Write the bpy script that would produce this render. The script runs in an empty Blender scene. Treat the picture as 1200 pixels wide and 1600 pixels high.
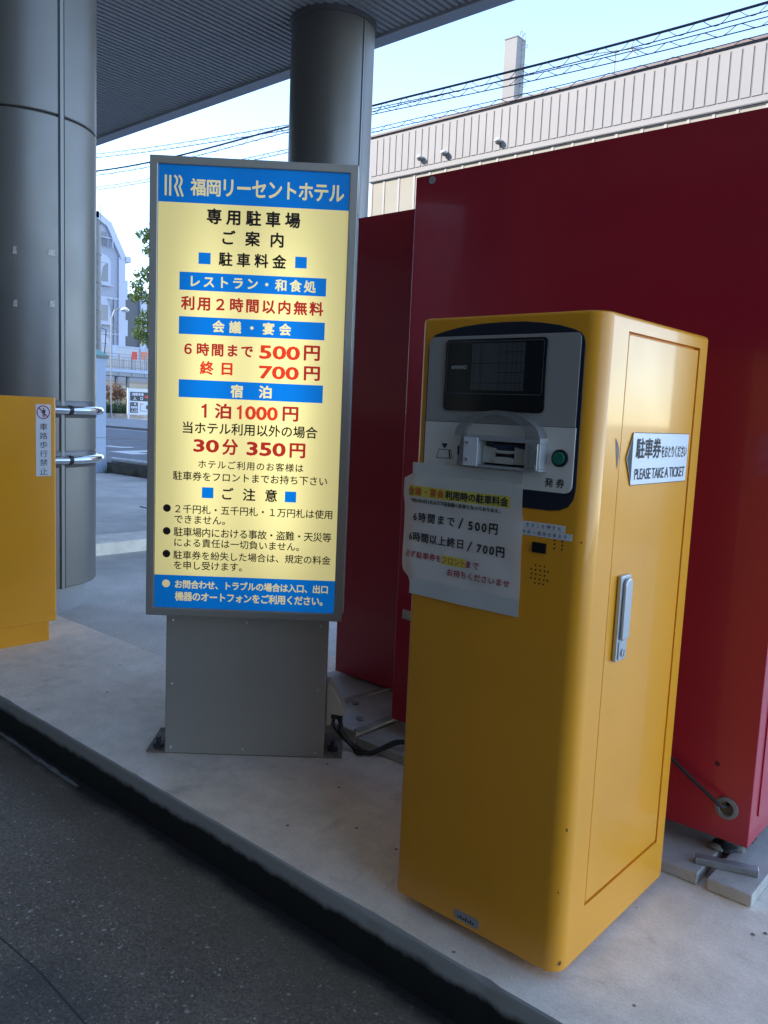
import bpy, bmesh, math, random
from mathutils import Vector, Matrix, noise
R = math.radians
random.seed(7)
SC = bpy.context.scene
COL = SC.collection

# ------------------------------------------------------------------ camera, world, sun, exposure
CAM_H = 1.15
def camera(f=1272.49, pitch=6.8704, roll=2.5233, yaw=41.0442):
    p, r, y = R(pitch), R(roll), R(yaw)
    fw = Vector((-math.sin(y)*math.cos(p), math.cos(y)*math.cos(p), -math.sin(p)))
    rt = fw.cross(Vector((0, 0, 1))).normalized(); up = rt.cross(fw)
    rt2 = math.cos(r)*rt + math.sin(r)*up; up2 = -math.sin(r)*rt + math.cos(r)*up
    cd = bpy.data.cameras.new('camera'); co = bpy.data.objects.new('camera', cd); COL.objects.link(co)
    m = Matrix((rt2, up2, -fw)).transposed().to_4x4(); m.translation = Vector((0, 0, CAM_H))
    co.matrix_world = m
    cd.sensor_fit = 'AUTO'; cd.sensor_width = 36; cd.lens = f/1600*36
    cd.clip_start = 0.02; cd.clip_end = 2000
    SC.camera = co
camera()
SUN_EL, SUN_AZ = 34.0, 225.0        # azimuth clockwise from +Y: behind the camera, a little to the left
w = bpy.data.worlds.new('World'); SC.world = w; w.use_nodes = True
nt = w.node_tree; bg = nt.nodes['Background']
sky = nt.nodes.new('ShaderNodeTexSky'); sky.sky_type = 'NISHITA'; sky.sun_disc = False
sky.sun_elevation = R(SUN_EL); sky.sun_rotation = R(SUN_AZ)
sky.air_density = .72; sky.dust_density = .0; sky.ozone_density = 1.0
hs = nt.nodes.new('ShaderNodeHueSaturation'); hs.inputs['Saturation'].default_value = .96; hs.inputs['Hue'].default_value = .5
nt.links.new(sky.outputs[0], hs.inputs['Color']); nt.links.new(hs.outputs[0], bg.inputs[0]); bg.inputs[1].default_value = 0.15
sl = bpy.data.lights.new('sun', 'SUN'); sl.energy = 2.0; sl.angle = R(0.5); sl.color = (1.0, .94, .86)
so = bpy.data.objects.new('sun', sl); COL.objects.link(so)
sd = Vector((math.sin(R(SUN_AZ))*math.cos(R(SUN_EL)), math.cos(R(SUN_AZ))*math.cos(R(SUN_EL)), math.sin(R(SUN_EL))))
so.rotation_euler = sd.to_track_quat('Z', 'Y').to_euler()
SC.view_settings.view_transform = 'Standard'; SC.view_settings.look = 'None'
SC.view_settings.gamma = 1; SC.view_settings.exposure = 2.2
SC.render.engine = 'CYCLES'
SC.cycles.max_bounces = 8; SC.cycles.diffuse_bounces = 5; SC.cycles.glossy_bounces = 4
SC.cycles.use_denoising = True

# ------------------------------------------------------------------ materials
MATS = {}
def nodes(m): return m.node_tree.nodes, m.node_tree.links
def mat(name, col, rough=.5, metal=0., var=.0, vscale=3., coat=0., bump=0., bscale=60., spec=.5, rvar=0., sheen=None, col2=None):
    """Principled material: noise between two tones of the thing's own colour, noise in the gloss, small bump."""
    if name in MATS: return MATS[name]
    m = bpy.data.materials.new(name); m.use_nodes = True; N, L = nodes(m); b = N['Principled BSDF']
    b.inputs['Roughness'].default_value = rough; b.inputs['Metallic'].default_value = metal
    b.inputs['Specular IOR Level'].default_value = spec
    b.inputs['Coat Weight'].default_value = coat; b.inputs['Coat Roughness'].default_value = .06
    c = (*col, 1); tc = N.new('ShaderNodeTexCoord')
    if var > 0 or col2:
        nz = N.new('ShaderNodeTexNoise'); nz.inputs['Scale'].default_value = vscale; nz.inputs['Detail'].default_value = 6
        nz.inputs['Roughness'].default_value = .62
        L.new(tc.outputs['Object'], nz.inputs['Vector'])
        rp = N.new('ShaderNodeValToRGB'); rp.color_ramp.elements[0].position = .3; rp.color_ramp.elements[1].position = .7
        lo = col2 if col2 else tuple(x*(1-var) for x in col); hi = col if col2 else tuple(min(1, x*(1+var)) for x in col)
        rp.color_ramp.elements[0].color = (*lo, 1); rp.color_ramp.elements[1].color = (*hi, 1)
        L.new(nz.outputs['Fac'], rp.inputs['Fac']); L.new(rp.outputs['Color'], b.inputs['Base Color'])
    else: b.inputs['Base Color'].default_value = c
    if rvar > 0:
        n2 = N.new('ShaderNodeTexNoise'); n2.inputs['Scale'].default_value = vscale*2.3; n2.inputs['Detail'].default_value = 4
        L.new(tc.outputs['Object'], n2.inputs['Vector'])
        mr = N.new('ShaderNodeMapRange'); mr.inputs['From Min'].default_value = .3; mr.inputs['From Max'].default_value = .7
        mr.inputs['To Min'].default_value = max(0, rough-rvar); mr.inputs['To Max'].default_value = min(1, rough+rvar)
        L.new(n2.outputs['Fac'], mr.inputs['Value']); L.new(mr.outputs[0], b.inputs['Roughness'])
    if bump > 0:
        n3 = N.new('ShaderNodeTexNoise'); n3.inputs['Scale'].default_value = bscale; n3.inputs['Detail'].default_value = 5
        L.new(tc.outputs['Object'], n3.inputs['Vector'])
        bp = N.new('ShaderNodeBump'); bp.inputs['Strength'].default_value = bump; bp.inputs['Distance'].default_value = .01
        L.new(n3.outputs['Fac'], bp.inputs['Height']); L.new(bp.outputs['Normal'], b.inputs['Normal'])
    MATS[name] = m; return m

def asphalt(name, base, speck=.0, pale=(.30, .29, .27), wet=.75):
    m = bpy.data.materials.new(name); m.use_nodes = True; N, L = nodes(m); b = N['Principled BSDF']
    tc = N.new('ShaderNodeTexCoord')
    big = N.new('ShaderNodeTexNoise'); big.inputs['Scale'].default_value = 1.3; big.inputs['Detail'].default_value = 8; big.inputs['Roughness'].default_value = .6
    fine = N.new('ShaderNodeTexNoise'); fine.inputs['Scale'].default_value = 150; fine.inputs['Detail'].default_value = 3
    for n in (big, fine): L.new(tc.outputs['Object'], n.inputs['Vector'])
    r1 = N.new('ShaderNodeValToRGB'); r1.color_ramp.elements[0].position = .3; r1.color_ramp.elements[1].position = .72
    r1.color_ramp.elements[0].color = (*[x*.72 for x in base], 1); r1.color_ramp.elements[1].color = (*[x*1.3 for x in base], 1)
    L.new(big.outputs['Fac'], r1.inputs['Fac'])
    r2 = N.new('ShaderNodeMapRange'); r2.inputs['From Min'].default_value = .3; r2.inputs['From Max'].default_value = .7
    r2.inputs['To Min'].default_value = .6; r2.inputs['To Max'].default_value = 1.4; L.new(fine.outputs['Fac'], r2.inputs['Value'])
    mx = N.new('ShaderNodeMix'); mx.data_type = 'RGBA'; mx.blend_type = 'MULTIPLY'; mx.inputs[0].default_value = 1
    L.new(r1.outputs['Color'], mx.inputs[6]); L.new(r2.outputs[0], mx.inputs[7])
    out = mx.outputs[2]; bumph = fine.outputs['Fac']
    if speck:
        for sc, lo, hi, keep in ((75, .20, .30, .72), (36, .14, .20, .80), (22, .10, .14, .86), (170, .2, .3, .60)):
            wv = N.new('ShaderNodeTexNoise'); wv.inputs['Scale'].default_value = sc*1.7
            L.new(tc.outputs['Object'], wv.inputs['Vector'])
            mad = N.new('ShaderNodeMix'); mad.data_type = 'VECTOR'; mad.inputs[0].default_value = .012*75/sc
            L.new(tc.outputs['Object'], mad.inputs[4]); L.new(wv.outputs['Color'], mad.inputs[5])
            vo = N.new('ShaderNodeTexVoronoi'); vo.inputs['Scale'].default_value = sc; L.new(mad.outputs[1], vo.inputs['Vector'])
            mr = N.new('ShaderNodeMapRange'); mr.inputs['From Min'].default_value = hi; mr.inputs['From Max'].default_value = lo
            L.new(vo.outputs['Distance'], mr.inputs['Value'])
            sp = N.new('ShaderNodeSeparateColor'); L.new(vo.outputs['Color'], sp.inputs[0])
            gt = N.new('ShaderNodeMapRange'); gt.inputs['From Min'].default_value = keep; gt.inputs['From Max'].default_value = 1.0
            gt.inputs['To Max'].default_value = 1.0; L.new(sp.outputs[0], gt.inputs['Value'])
            mu = N.new('ShaderNodeMath'); mu.operation = 'MULTIPLY'; L.new(mr.outputs[0], mu.inputs[0]); L.new(gt.outputs[0], mu.inputs[1])
            m2 = N.new('ShaderNodeMath'); m2.operation = 'MULTIPLY'; L.new(mu.outputs[0], m2.inputs[0]); m2.inputs[1].default_value = speck
            mm = N.new('ShaderNodeMix'); mm.data_type = 'RGBA'; L.new(m2.outputs[0], mm.inputs[0]); L.new(out, mm.inputs[6]); mm.inputs[7].default_value = (*pale, 1)
            out = mm.outputs[2]
    if speck >= 1:                                # browner, then nearly black towards the kerb; also old oil stains
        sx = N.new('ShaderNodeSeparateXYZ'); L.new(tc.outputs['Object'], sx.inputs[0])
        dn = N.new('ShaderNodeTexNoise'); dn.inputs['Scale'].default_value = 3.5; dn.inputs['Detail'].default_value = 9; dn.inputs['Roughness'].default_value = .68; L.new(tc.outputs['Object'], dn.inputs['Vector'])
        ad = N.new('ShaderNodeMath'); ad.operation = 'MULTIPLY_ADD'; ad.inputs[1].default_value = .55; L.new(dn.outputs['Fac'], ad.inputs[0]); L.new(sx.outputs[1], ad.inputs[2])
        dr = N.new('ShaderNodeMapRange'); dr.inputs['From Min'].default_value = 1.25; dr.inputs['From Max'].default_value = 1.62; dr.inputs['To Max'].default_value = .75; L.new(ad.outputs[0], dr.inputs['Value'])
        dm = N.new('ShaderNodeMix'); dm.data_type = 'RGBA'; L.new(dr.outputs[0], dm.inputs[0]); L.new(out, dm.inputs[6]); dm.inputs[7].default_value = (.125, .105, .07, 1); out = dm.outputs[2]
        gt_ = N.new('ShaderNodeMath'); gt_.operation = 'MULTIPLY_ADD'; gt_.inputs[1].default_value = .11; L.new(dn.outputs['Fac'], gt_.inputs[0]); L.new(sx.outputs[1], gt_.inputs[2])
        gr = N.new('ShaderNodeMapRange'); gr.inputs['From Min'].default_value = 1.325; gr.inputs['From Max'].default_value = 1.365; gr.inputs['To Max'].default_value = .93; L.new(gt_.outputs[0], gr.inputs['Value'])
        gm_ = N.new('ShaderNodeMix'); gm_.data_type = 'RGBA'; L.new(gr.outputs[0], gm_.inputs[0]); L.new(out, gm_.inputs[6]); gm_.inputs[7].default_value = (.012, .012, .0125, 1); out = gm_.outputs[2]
        on = N.new('ShaderNodeTexNoise'); on.inputs['Scale'].default_value = 1.9; on.inputs['Detail'].default_value = 4; L.new(tc.outputs['Object'], on.inputs['Vector'])
        orr = N.new('ShaderNodeMapRange'); orr.inputs['From Min'].default_value = .58; orr.inputs['From Max'].default_value = .72; orr.inputs['To Max'].default_value = .6; L.new(on.outputs['Fac'], orr.inputs['Value'])
        om = N.new('ShaderNodeMix'); om.data_type = 'RGBA'; L.new(orr.outputs[0], om.inputs[0]); L.new(out, om.inputs[6]); om.inputs[7].default_value = (.05, .05, .052, 1); out = om.outputs[2]
    L.new(out, b.inputs['Base Color']); b.inputs['Roughness'].default_value = wet; b.inputs['Specular IOR Level'].default_value = .4
    bp = N.new('ShaderNodeBump'); bp.inputs['Strength'].default_value = .5; bp.inputs['Distance'].default_value = .006
    L.new(bumph, bp.inputs['Height']); L.new(bp.outputs['Normal'], b.inputs['Normal'])
    return m

def lit(name, col, k=1.0):
    """The backlit sign: fluorescent tubes glow through the acrylic, strongest along the tubes behind the middle."""
    m = bpy.data.materials.new(name); m.use_nodes = True; N, L = nodes(m); b = N['Principled BSDF']
    tc = N.new('ShaderNodeTexCoord'); sp = N.new('ShaderNodeSeparateXYZ'); L.new(tc.outputs['Object'], sp.inputs[0])
    def gauss(out, c, s, amp):
        a = N.new('ShaderNodeMath'); a.operation = 'SUBTRACT'; L.new(out, a.inputs[0]); a.inputs[1].default_value = c
        d = N.new('ShaderNodeMath'); d.operation = 'DIVIDE'; L.new(a.outputs[0], d.inputs[0]); d.inputs[1].default_value = s
        p = N.new('ShaderNodeMath'); p.operation = 'MULTIPLY'; L.new(d.outputs[0], p.inputs[0]); L.new(d.outputs[0], p.inputs[1])
        n = N.new('ShaderNodeMath'); n.operation = 'MULTIPLY'; L.new(p.outputs[0], n.inputs[0]); n.inputs[1].default_value = -1
        e = N.new('ShaderNodeMath'); e.operation = 'EXPONENT'; L.new(n.outputs[0], e.inputs[0])
        g = N.new('ShaderNodeMath'); g.operation = 'MULTIPLY'; L.new(e.outputs[0], g.inputs[0]); g.inputs[1].default_value = amp
        return g.outputs[0]
    def op(a, c, o):
        n = N.new('ShaderNodeMath'); n.operation = o; L.new(a, n.inputs[0])
        if isinstance(c, float): n.inputs[1].default_value = c
        else: L.new(c, n.inputs[1])
        return n.outputs[0]
    tubes = op(op(gauss(sp.outputs[0], .12, .085, .5), gauss(sp.outputs[0], .37, .10, .62), 'ADD'), gauss(sp.outputs[0], .258, .2, .3), 'ADD')
    vert = op(op(gauss(sp.outputs[2], 1.2, .50, .85), gauss(sp.outputs[2], .80, .16, .22), 'ADD'), gauss(sp.outputs[2], 1.52, .14, .12), 'ADD')
    s = op(op(op(tubes, vert, 'MULTIPLY'), .98, 'MULTIPLY'), .42, 'ADD')
    s = op(s, float(k), 'MULTIPLY')
    b.inputs['Base Color'].default_value = (*[x*.25 for x in col], 1); b.inputs['Roughness'].default_value = .25
    b.inputs['Emission Color'].default_value = (*col, 1); L.new(s, b.inputs['Emission Strength'])
    MATS[name] = m; return m

# ------------------------------------------------------------------ mesh builder
class MB:
    def __init__(s): s.v, s.f, s.m, s.mats = [], [], [], []
    def mi(s, m):
        if m not in s.mats: s.mats.append(m)
        return s.mats.index(m)
    def add(s, vs, fs, m):
        o = len(s.v); k = s.mi(m); s.v += [tuple(x) for x in vs]
        for f in fs: s.f.append(tuple(i+o for i in f)); s.m.append(k)
    def box(s, x0, x1, y0, y1, z0, z1, m):
        s.add([(x, y, z) for z in (z0, z1) for y in (y0, y1) for x in (x0, x1)],
              [(0, 2, 3, 1), (4, 5, 7, 6), (0, 1, 5, 4), (2, 6, 7, 3), (0, 4, 6, 2), (1, 3, 7, 5)], m)
    def obox(s, c, u, v, n, hu, hv, hn, m):
        c, u, v, n = map(Vector, (c, u, v, n))
        s.add([c+u*hu*a+v*hv*b+n*hn*d for d in (-1, 1) for b in (-1, 1) for a in (-1, 1)],
              [(0, 2, 3, 1), (4, 5, 7, 6), (0, 1, 5, 4), (2, 6, 7, 3), (0, 4, 6, 2), (1, 3, 7, 5)], m)
    def prism(s, poly, h0, h1, m, axis='z', caps=True):
        """outline extruded along an axis; poly in (x,y) for z, (x,z) for y, (y,z) for x"""
        P = {'z': lambda a, b, h: (a, b, h), 'y': lambda a, b, h: (a, h, b), 'x': lambda a, b, h: (h, a, b)}[axis]
        n = len(poly); vs = [P(a, b, h0) for a, b in poly]+[P(a, b, h1) for a, b in poly]
        fs = [(i, (i+1) % n, n+(i+1) % n, n+i) for i in range(n)]
        if caps: fs += [tuple(range(n-1, -1, -1)), tuple(range(n, 2*n))]
        s.add(vs, fs, m)
    def tube(s, path, r, m, n=8, caps=True):
        path = [Vector(p) for p in path]; vs = []; fs = []; prev = None
        for i, p in enumerate(path):
            t = (path[min(i+1, len(path)-1)]-path[max(i-1, 0)]).normalized()
            a = t.orthogonal().normalized() if prev is None else (prev-t*prev.dot(t)).normalized()
            prev = a; b = t.cross(a); rr = r[i] if isinstance(r, (list, tuple)) else r
            vs += [p+(a*math.cos(2*math.pi*k/n)+b*math.sin(2*math.pi*k/n))*rr for k in range(n)]
        for i in range(len(path)-1):
            for k in range(n): fs.append((i*n+k, i*n+(k+1) % n, (i+1)*n+(k+1) % n, (i+1)*n+k))
        if caps: fs += [tuple(range(n-1, -1, -1)), tuple((len(path)-1)*n+k for k in range(n))]
        s.add(vs, fs, m)
    def lathe(s, prof, c, m, n=64, a0=0, a1=360, closed=True):
        full = (a1-a0) >= 360; k = n if full else n+1; vs = []; fs = []
        for r, z in prof:
            for i in range(k):
                a = R(a0+(a1-a0)*i/n); vs.append((c[0]+r*math.cos(a), c[1]+r*math.sin(a), c[2]+z))
        for j in range(len(prof)-1):
            for i in range(n):
                i2 = (i+1) % k; fs.append((j*k+i, j*k+i2, (j+1)*k+i2, (j+1)*k+i))
        s.add(vs, fs, m)
    def disc(s, c, u, v, r, m, n=24, h=0):
        c, u, v = map(Vector, (c, u, v)); nn = u.cross(v).normalized()
        ring = [c+(u*math.cos(2*math.pi*i/n)+v*math.sin(2*math.pi*i/n))*r for i in range(n)]
        if h: s.add(ring+[p+nn*h for p in ring], [(i, (i+1) % n, n+(i+1) % n, n+i) for i in range(n)]+[tuple(range(n, 2*n)), tuple(range(n-1, -1, -1))], m)
        else: s.add(ring, [tuple(range(n))], m)
    def build(s, name, parent=None, bevel=0, smooth=False, ang=35, seg=2):
        me = bpy.data.meshes.new(name); me.from_pydata(s.v, [], s.f)
        for m in s.mats: me.materials.append(m)
        for p, k in zip(me.polygons, s.m): p.material_index = k
        me.validate()
        bm = bmesh.new(); bm.from_mesh(me); bmesh.ops.recalc_face_normals(bm, faces=bm.faces); bm.to_mesh(me); bm.free()
        if smooth or bevel:
            me.shade_smooth(); me.set_sharp_from_angle(angle=R(ang))
        me.update()
        o = bpy.data.objects.new(name, me); COL.objects.link(o)
        if parent is not None: o.parent = parent
        if bevel:
            bv = o.modifiers.new('bevel', 'BEVEL'); bv.width = bevel; bv.segments = seg; bv.limit_method = 'ANGLE'; bv.angle_limit = R(40)
            bv.harden_normals = True
        return o

def rrect(x0, x1, y0, y1, r, n=6):
    rs = r if isinstance(r, (list, tuple)) else [r]*4
    out = []
    for (cx, cy, a0), q in zip(((x1, y0, -90), (x1, y1, 0), (x0, y1, 90), (x0, y0, 180)), rs):
        sx = -1 if cx == x1 else 1; sy = 1 if cy == y0 else -1
        for i in range(n+1):
            a = R(a0+90*i/n); out.append((cx+sx*q+q*math.cos(a), cy+sy*q+q*math.sin(a)))
    return out

def thing(name, label, cat, loc=(0, 0, 0), rz=0, group=None):
    o = bpy.data.objects.new(name, None); COL.objects.link(o); o.location = loc; o.rotation_euler = (0, 0, R(rz)); o.empty_display_size = .1
    return tag(o, label, cat, group)
def tag(o, label, cat, group=None):
    o['label'] = label; o['category'] = cat
    if group: o['group'] = group
    return o
def setting(o, kind='structure', label=None):
    o['kind'] = kind
    if label: o['label'] = label
    return o

# ------------------------------------------------------------------ lettering
TXT = {}
def glyphs(s, space):
    key = (s, round(space, 3))
    if key in TXT: return TXT[key]
    cu = bpy.data.curves.new('t', 'FONT'); cu.body = s; cu.size = 1; cu.space_character = space; cu.resolution_u = 3
    ob = bpy.data.objects.new('t', cu); COL.objects.link(ob)
    dg = bpy.context.evaluated_depsgraph_get(); dg.update()
    me = bpy.data.meshes.new_from_object(ob.evaluated_get(dg))
    vs = [tuple(v.co[:2]) for v in me.vertices]; fs = [tuple(p.vertices) for p in me.polygons]
    bpy.data.objects.remove(ob); bpy.data.curves.remove(cu); bpy.data.meshes.remove(me)
    TXT[key] = (vs, fs); return TXT[key]
def span(vs):
    xs = [v[0] for v in vs]; ys = [v[1] for v in vs]; return min(xs), max(xs), min(ys), max(ys)
def text(mb, s, u0, u1, v0, v1, place, m, bold=.02):
    """fit the words into u0..u1, v0..v1 of a surface; place(u, v) gives the point on it. Bold strokes are the
    same thin vinyl shape laid several times round a small circle, each a few hundredths of a millimetre higher."""
    vs, fs = glyphs(s, 1.0)
    if not vs: return
    x0, x1, y0, y1 = span(vs); b = bold*.9; x0 -= b; x1 += b; y0 -= b; y1 += b
    need = (u1-u0)/(v1-v0)*(y1-y0)
    if len(s) > 1 and not s.isdigit() and abs(need-(x1-x0)) > .02*(x1-x0):
        a = span(glyphs(s, 1.5)[0]); k = ((a[1]-a[0])-(x1-x0-2*b))/.5
        sp = max(.93, min(6, 1+(need-(x1-x0))/max(k, 1e-3)))
        vs, fs = glyphs(s, sp); x0, x1, y0, y1 = span(vs); x0 -= b; x1 += b; y0 -= b; y1 += b
    e1 = Vector(place(u0+1e-3, v0))-Vector(place(u0, v0)); e2 = Vector(place(u0, v0+1e-3))-Vector(place(u0, v0)); nn = e1.cross(e2).normalized()
    n = 8 if bold > .004 else 0
    for k in range(n+1):
        dx, dy = (b*math.cos(k*math.pi/4), b*math.sin(k*math.pi/4)) if k < n else (0, 0)
        lift = nn*(k*.00004)
        mb.add([Vector(place(u0+(x+dx-x0)/(x1-x0)*(u1-u0), v0+(y+dy-y0)/(y1-y0)*(v1-v0)))+lift for x, y in vs], fs, m)
def line(parent, s, u0, u1, v0, v1, place, m, bold=.02):
    mb = MB(); text(mb, s, u0, u1, v0, v1, place, m, bold); return mb.build('lettering', parent)
def poly(mb, pts, place, m): mb.add([place(u, v) for u, v in pts], [tuple(range(len(pts)))], m)
def rect(mb, u0, u1, v0, v1, place, m): poly(mb, [(u0, v0), (u1, v0), (u1, v1), (u0, v1)], place, m)

# ================================================================== SETTING
ROAD = -.13
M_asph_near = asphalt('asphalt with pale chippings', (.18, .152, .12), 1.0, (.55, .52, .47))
M_asph_far = asphalt('grey asphalt', (.60, .56, .51), .3, (.34, .33, .31), .8)
M_ground = asphalt('street asphalt', (.20, .205, .215), 0)
def concrete(name, hi, lo, spots=True):
    m = mat(name, hi, .62, col2=lo, vscale=2.2, bump=.12, bscale=70, rvar=.12)
    N, L = nodes(m); b = N['Principled BSDF']
    src = b.inputs['Base Color'].links[0].from_socket; tc = N.new('ShaderNodeTexCoord')
    f = N.new('ShaderNodeTexNoise'); f.inputs['Scale'].default_value = 11; f.inputs['Detail'].default_value = 8; f.inputs['Roughness'].default_value = .7
    L.new(tc.outputs['Object'], f.inputs['Vector'])
    mr = N.new('ShaderNodeMapRange'); mr.inputs['From Min'].default_value = .35; mr.inputs['From Max'].default_value = .65; mr.inputs['To Min'].default_value = .86; mr.inputs['To Max'].default_value = 1.08
    L.new(f.outputs['Fac'], mr.inputs['Value'])
    mx = N.new('ShaderNodeMix'); mx.data_type = 'RGBA'; mx.blend_type = 'MULTIPLY'; mx.inputs[0].default_value = 1
    L.new(src, mx.inputs[6]); L.new(mr.outputs[0], mx.inputs[7]); out = mx.outputs[2]
    st = N.new('ShaderNodeTexNoise'); st.inputs['Scale'].default_value = 4.3; st.inputs['Detail'].default_value = 12; st.inputs['Roughness'].default_value = .75; st.inputs['Distortion'].default_value = .6; L.new(tc.outputs['Object'], st.inputs['Vector'])
    sr = N.new('ShaderNodeMapRange'); sr.inputs['From Min'].default_value = .56; sr.inputs['From Max'].default_value = .74; sr.inputs['To Min'].default_value = 1; sr.inputs['To Max'].default_value = .62; L.new(st.outputs['Fac'], sr.inputs['Value'])
    fg = N.new('ShaderNodeTexNoise'); fg.inputs['Scale'].default_value = 240; fg.inputs['Detail'].default_value = 2; L.new(tc.outputs['Object'], fg.inputs['Vector'])
    fr_ = N.new('ShaderNodeMapRange'); fr_.inputs['From Min'].default_value = .3; fr_.inputs['From Max'].default_value = .7; fr_.inputs['To Min'].default_value = .88; fr_.inputs['To Max'].default_value = 1.1; L.new(fg.outputs['Fac'], fr_.inputs['Value'])
    for q_ in (sr, fr_):
        m_ = N.new('ShaderNodeMix'); m_.data_type = 'RGBA'; m_.blend_type = 'MULTIPLY'; m_.inputs[0].default_value = 1; L.new(out, m_.inputs[6]); L.new(q_.outputs[0], m_.inputs[7]); out = m_.outputs[2]
    if spots:
        v = N.new('ShaderNodeTexVoronoi'); v.inputs['Scale'].default_value = 14; L.new(tc.outputs['Object'], v.inputs['Vector'])
        s = N.new('ShaderNodeSeparateColor'); L.new(v.outputs['Color'], s.inputs[0])
        a = N.new('ShaderNodeMapRange'); a.inputs['From Min'].default_value = .09; a.inputs['From Max'].default_value = .05; L.new(v.outputs['Distance'], a.inputs['Value'])
        g = N.new('ShaderNodeMath'); g.operation = 'GREATER_THAN'; g.inputs[1].default_value = .82; L.new(s.outputs[0], g.inputs[0])
        q = N.new('ShaderNodeMath'); q.operation = 'MULTIPLY'; L.new(a.outputs[0], q.inputs[0]); L.new(g.outputs[0], q.inputs[1])
        k = N.new('ShaderNodeMix'); k.data_type = 'RGBA'; L.new(q.outputs[0], k.inputs[0]); L.new(out, k.inputs[6]); k.inputs[7].default_value = (.12, .11, .1, 1); out = k.outputs[2]
    L.new(out, b.inputs['Base Color']); return m
M_conc = concrete('trowelled concrete', (.88, .79, .66), (.76, .675, .56))
M_conc2 = concrete('paving concrete', (.55, .525, .485), (.41, .39, .36), False)

mb = MB(); mb.box(-900, 900, -300, 900, -.6, ROAD-.012, M_ground); setting(mb.build('ground'))
SEAM = [(-2.60, .790), (-1.84, .787), (-1.66, .796), (-1.45, .788), (-.2, .772), (-.2, .775), (-1.45, .7915), (-1.65, .8), (-1.84, .7905), (-2.60, .793)]
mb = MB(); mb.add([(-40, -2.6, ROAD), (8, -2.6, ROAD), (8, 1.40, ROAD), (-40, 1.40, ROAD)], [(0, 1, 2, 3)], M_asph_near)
mb.prism(SEAM, ROAD-.02, ROAD+.0008, mat('tar seam', (.05, .048, .045), .85))
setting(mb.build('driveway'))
mb = MB(); mb.add([(-13.6, 2.0, ROAD-.004), (8, 2.0, ROAD-.004), (8, 7.9, ROAD-.004), (-13.6, 7.9, ROAD-.004)], [(0, 1, 2, 3)], M_asph_far)
mb.tube([(-8.9, 5.6, ROAD-.004), (-8.3, 5.55, ROAD-.003), (-7.9, 5.35, ROAD-.004), (-7.2, 5.4, ROAD-.004)], .012, mat('crack', (.03, .03, .03), .9), n=5)
setting(mb.build('forecourt'))

# the concrete island with its kerb, nearly black below a ragged line
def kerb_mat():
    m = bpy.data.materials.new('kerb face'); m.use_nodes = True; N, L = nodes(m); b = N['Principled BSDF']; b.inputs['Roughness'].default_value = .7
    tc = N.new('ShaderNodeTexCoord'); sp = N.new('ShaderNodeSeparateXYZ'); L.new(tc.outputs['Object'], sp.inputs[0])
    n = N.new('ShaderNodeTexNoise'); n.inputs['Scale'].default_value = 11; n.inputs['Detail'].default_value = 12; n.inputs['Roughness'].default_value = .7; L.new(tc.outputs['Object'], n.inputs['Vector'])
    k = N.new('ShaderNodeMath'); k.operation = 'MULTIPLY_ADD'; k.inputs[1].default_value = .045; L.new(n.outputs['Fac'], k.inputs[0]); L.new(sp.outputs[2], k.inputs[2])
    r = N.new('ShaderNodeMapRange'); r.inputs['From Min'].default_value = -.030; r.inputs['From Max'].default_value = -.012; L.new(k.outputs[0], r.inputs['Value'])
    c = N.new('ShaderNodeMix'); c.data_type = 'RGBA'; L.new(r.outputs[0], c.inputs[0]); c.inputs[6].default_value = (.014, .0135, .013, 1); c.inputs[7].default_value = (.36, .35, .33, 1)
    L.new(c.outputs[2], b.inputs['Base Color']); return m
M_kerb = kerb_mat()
mb = MB(); X0, X1 = -30, 6
prof = [(1.341, 0), (1.337, -.004), (1.335, -.012), (1.334, -.2)]
xs_ = [X0]+[-5+.025*i for i in range(281)]+[X1]
def kp(x, y, z):
    c = max(0, noise.noise((x*3.1, 5, 1))*.006+noise.noise((x*17, 2, 7))*.004)+max(0, noise.noise((x*9, 8, 3))-.42)*.05
    f = {0: 1.0, -.004: .9, -.012: .6}.get(z, 0)
    return (x, y+c*f+.0015*noise.noise((x*2, 0, 0)), z-(c*.6*f if z > -.1 and z != 0 else 0))
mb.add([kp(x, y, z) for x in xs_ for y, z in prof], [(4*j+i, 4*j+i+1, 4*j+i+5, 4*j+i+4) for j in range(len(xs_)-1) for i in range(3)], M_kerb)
edge = [kp(x, 1.341, 0) for x in xs_]
for j in range(len(xs_)-1): mb.add([edge[j], edge[j+1], (xs_[j+1], 1.40, 0), (xs_[j], 1.40, 0)], [(0, 1, 2, 3)], M_conc)
top = [(X0, 1.40), (X1, 1.40), (X1, 7.5), (-2.62, 7.5), (-2.62, 2.085), (X0, 2.085)]
mb.prism(top, -.2, 0, M_conc)
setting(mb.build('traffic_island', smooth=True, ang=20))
# a smear of old mortar at the foot of the kerb
mb = MB(); M_mort = mat('old mortar', (.20, .19, .18), .85, var=.3, vscale=40)
up, lo = [], []
for i in range(60):
    x = -3.35+i*.0155; wd = .007+.011*abs(noise.noise((x*9, 0, 3))); y = 1.318+.006*noise.noise((x*5, 2, 1))-.018*(i/60)
    up.append((x, y+wd, ROAD+.003)); lo.append((x, y-wd*.6, ROAD+.003))
mb.add(lo+up, [(i, i+1, 61+i, 60+i) for i in range(59)], M_mort)
setting(mb.build('mortar_smear'), 'stuff')

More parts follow.
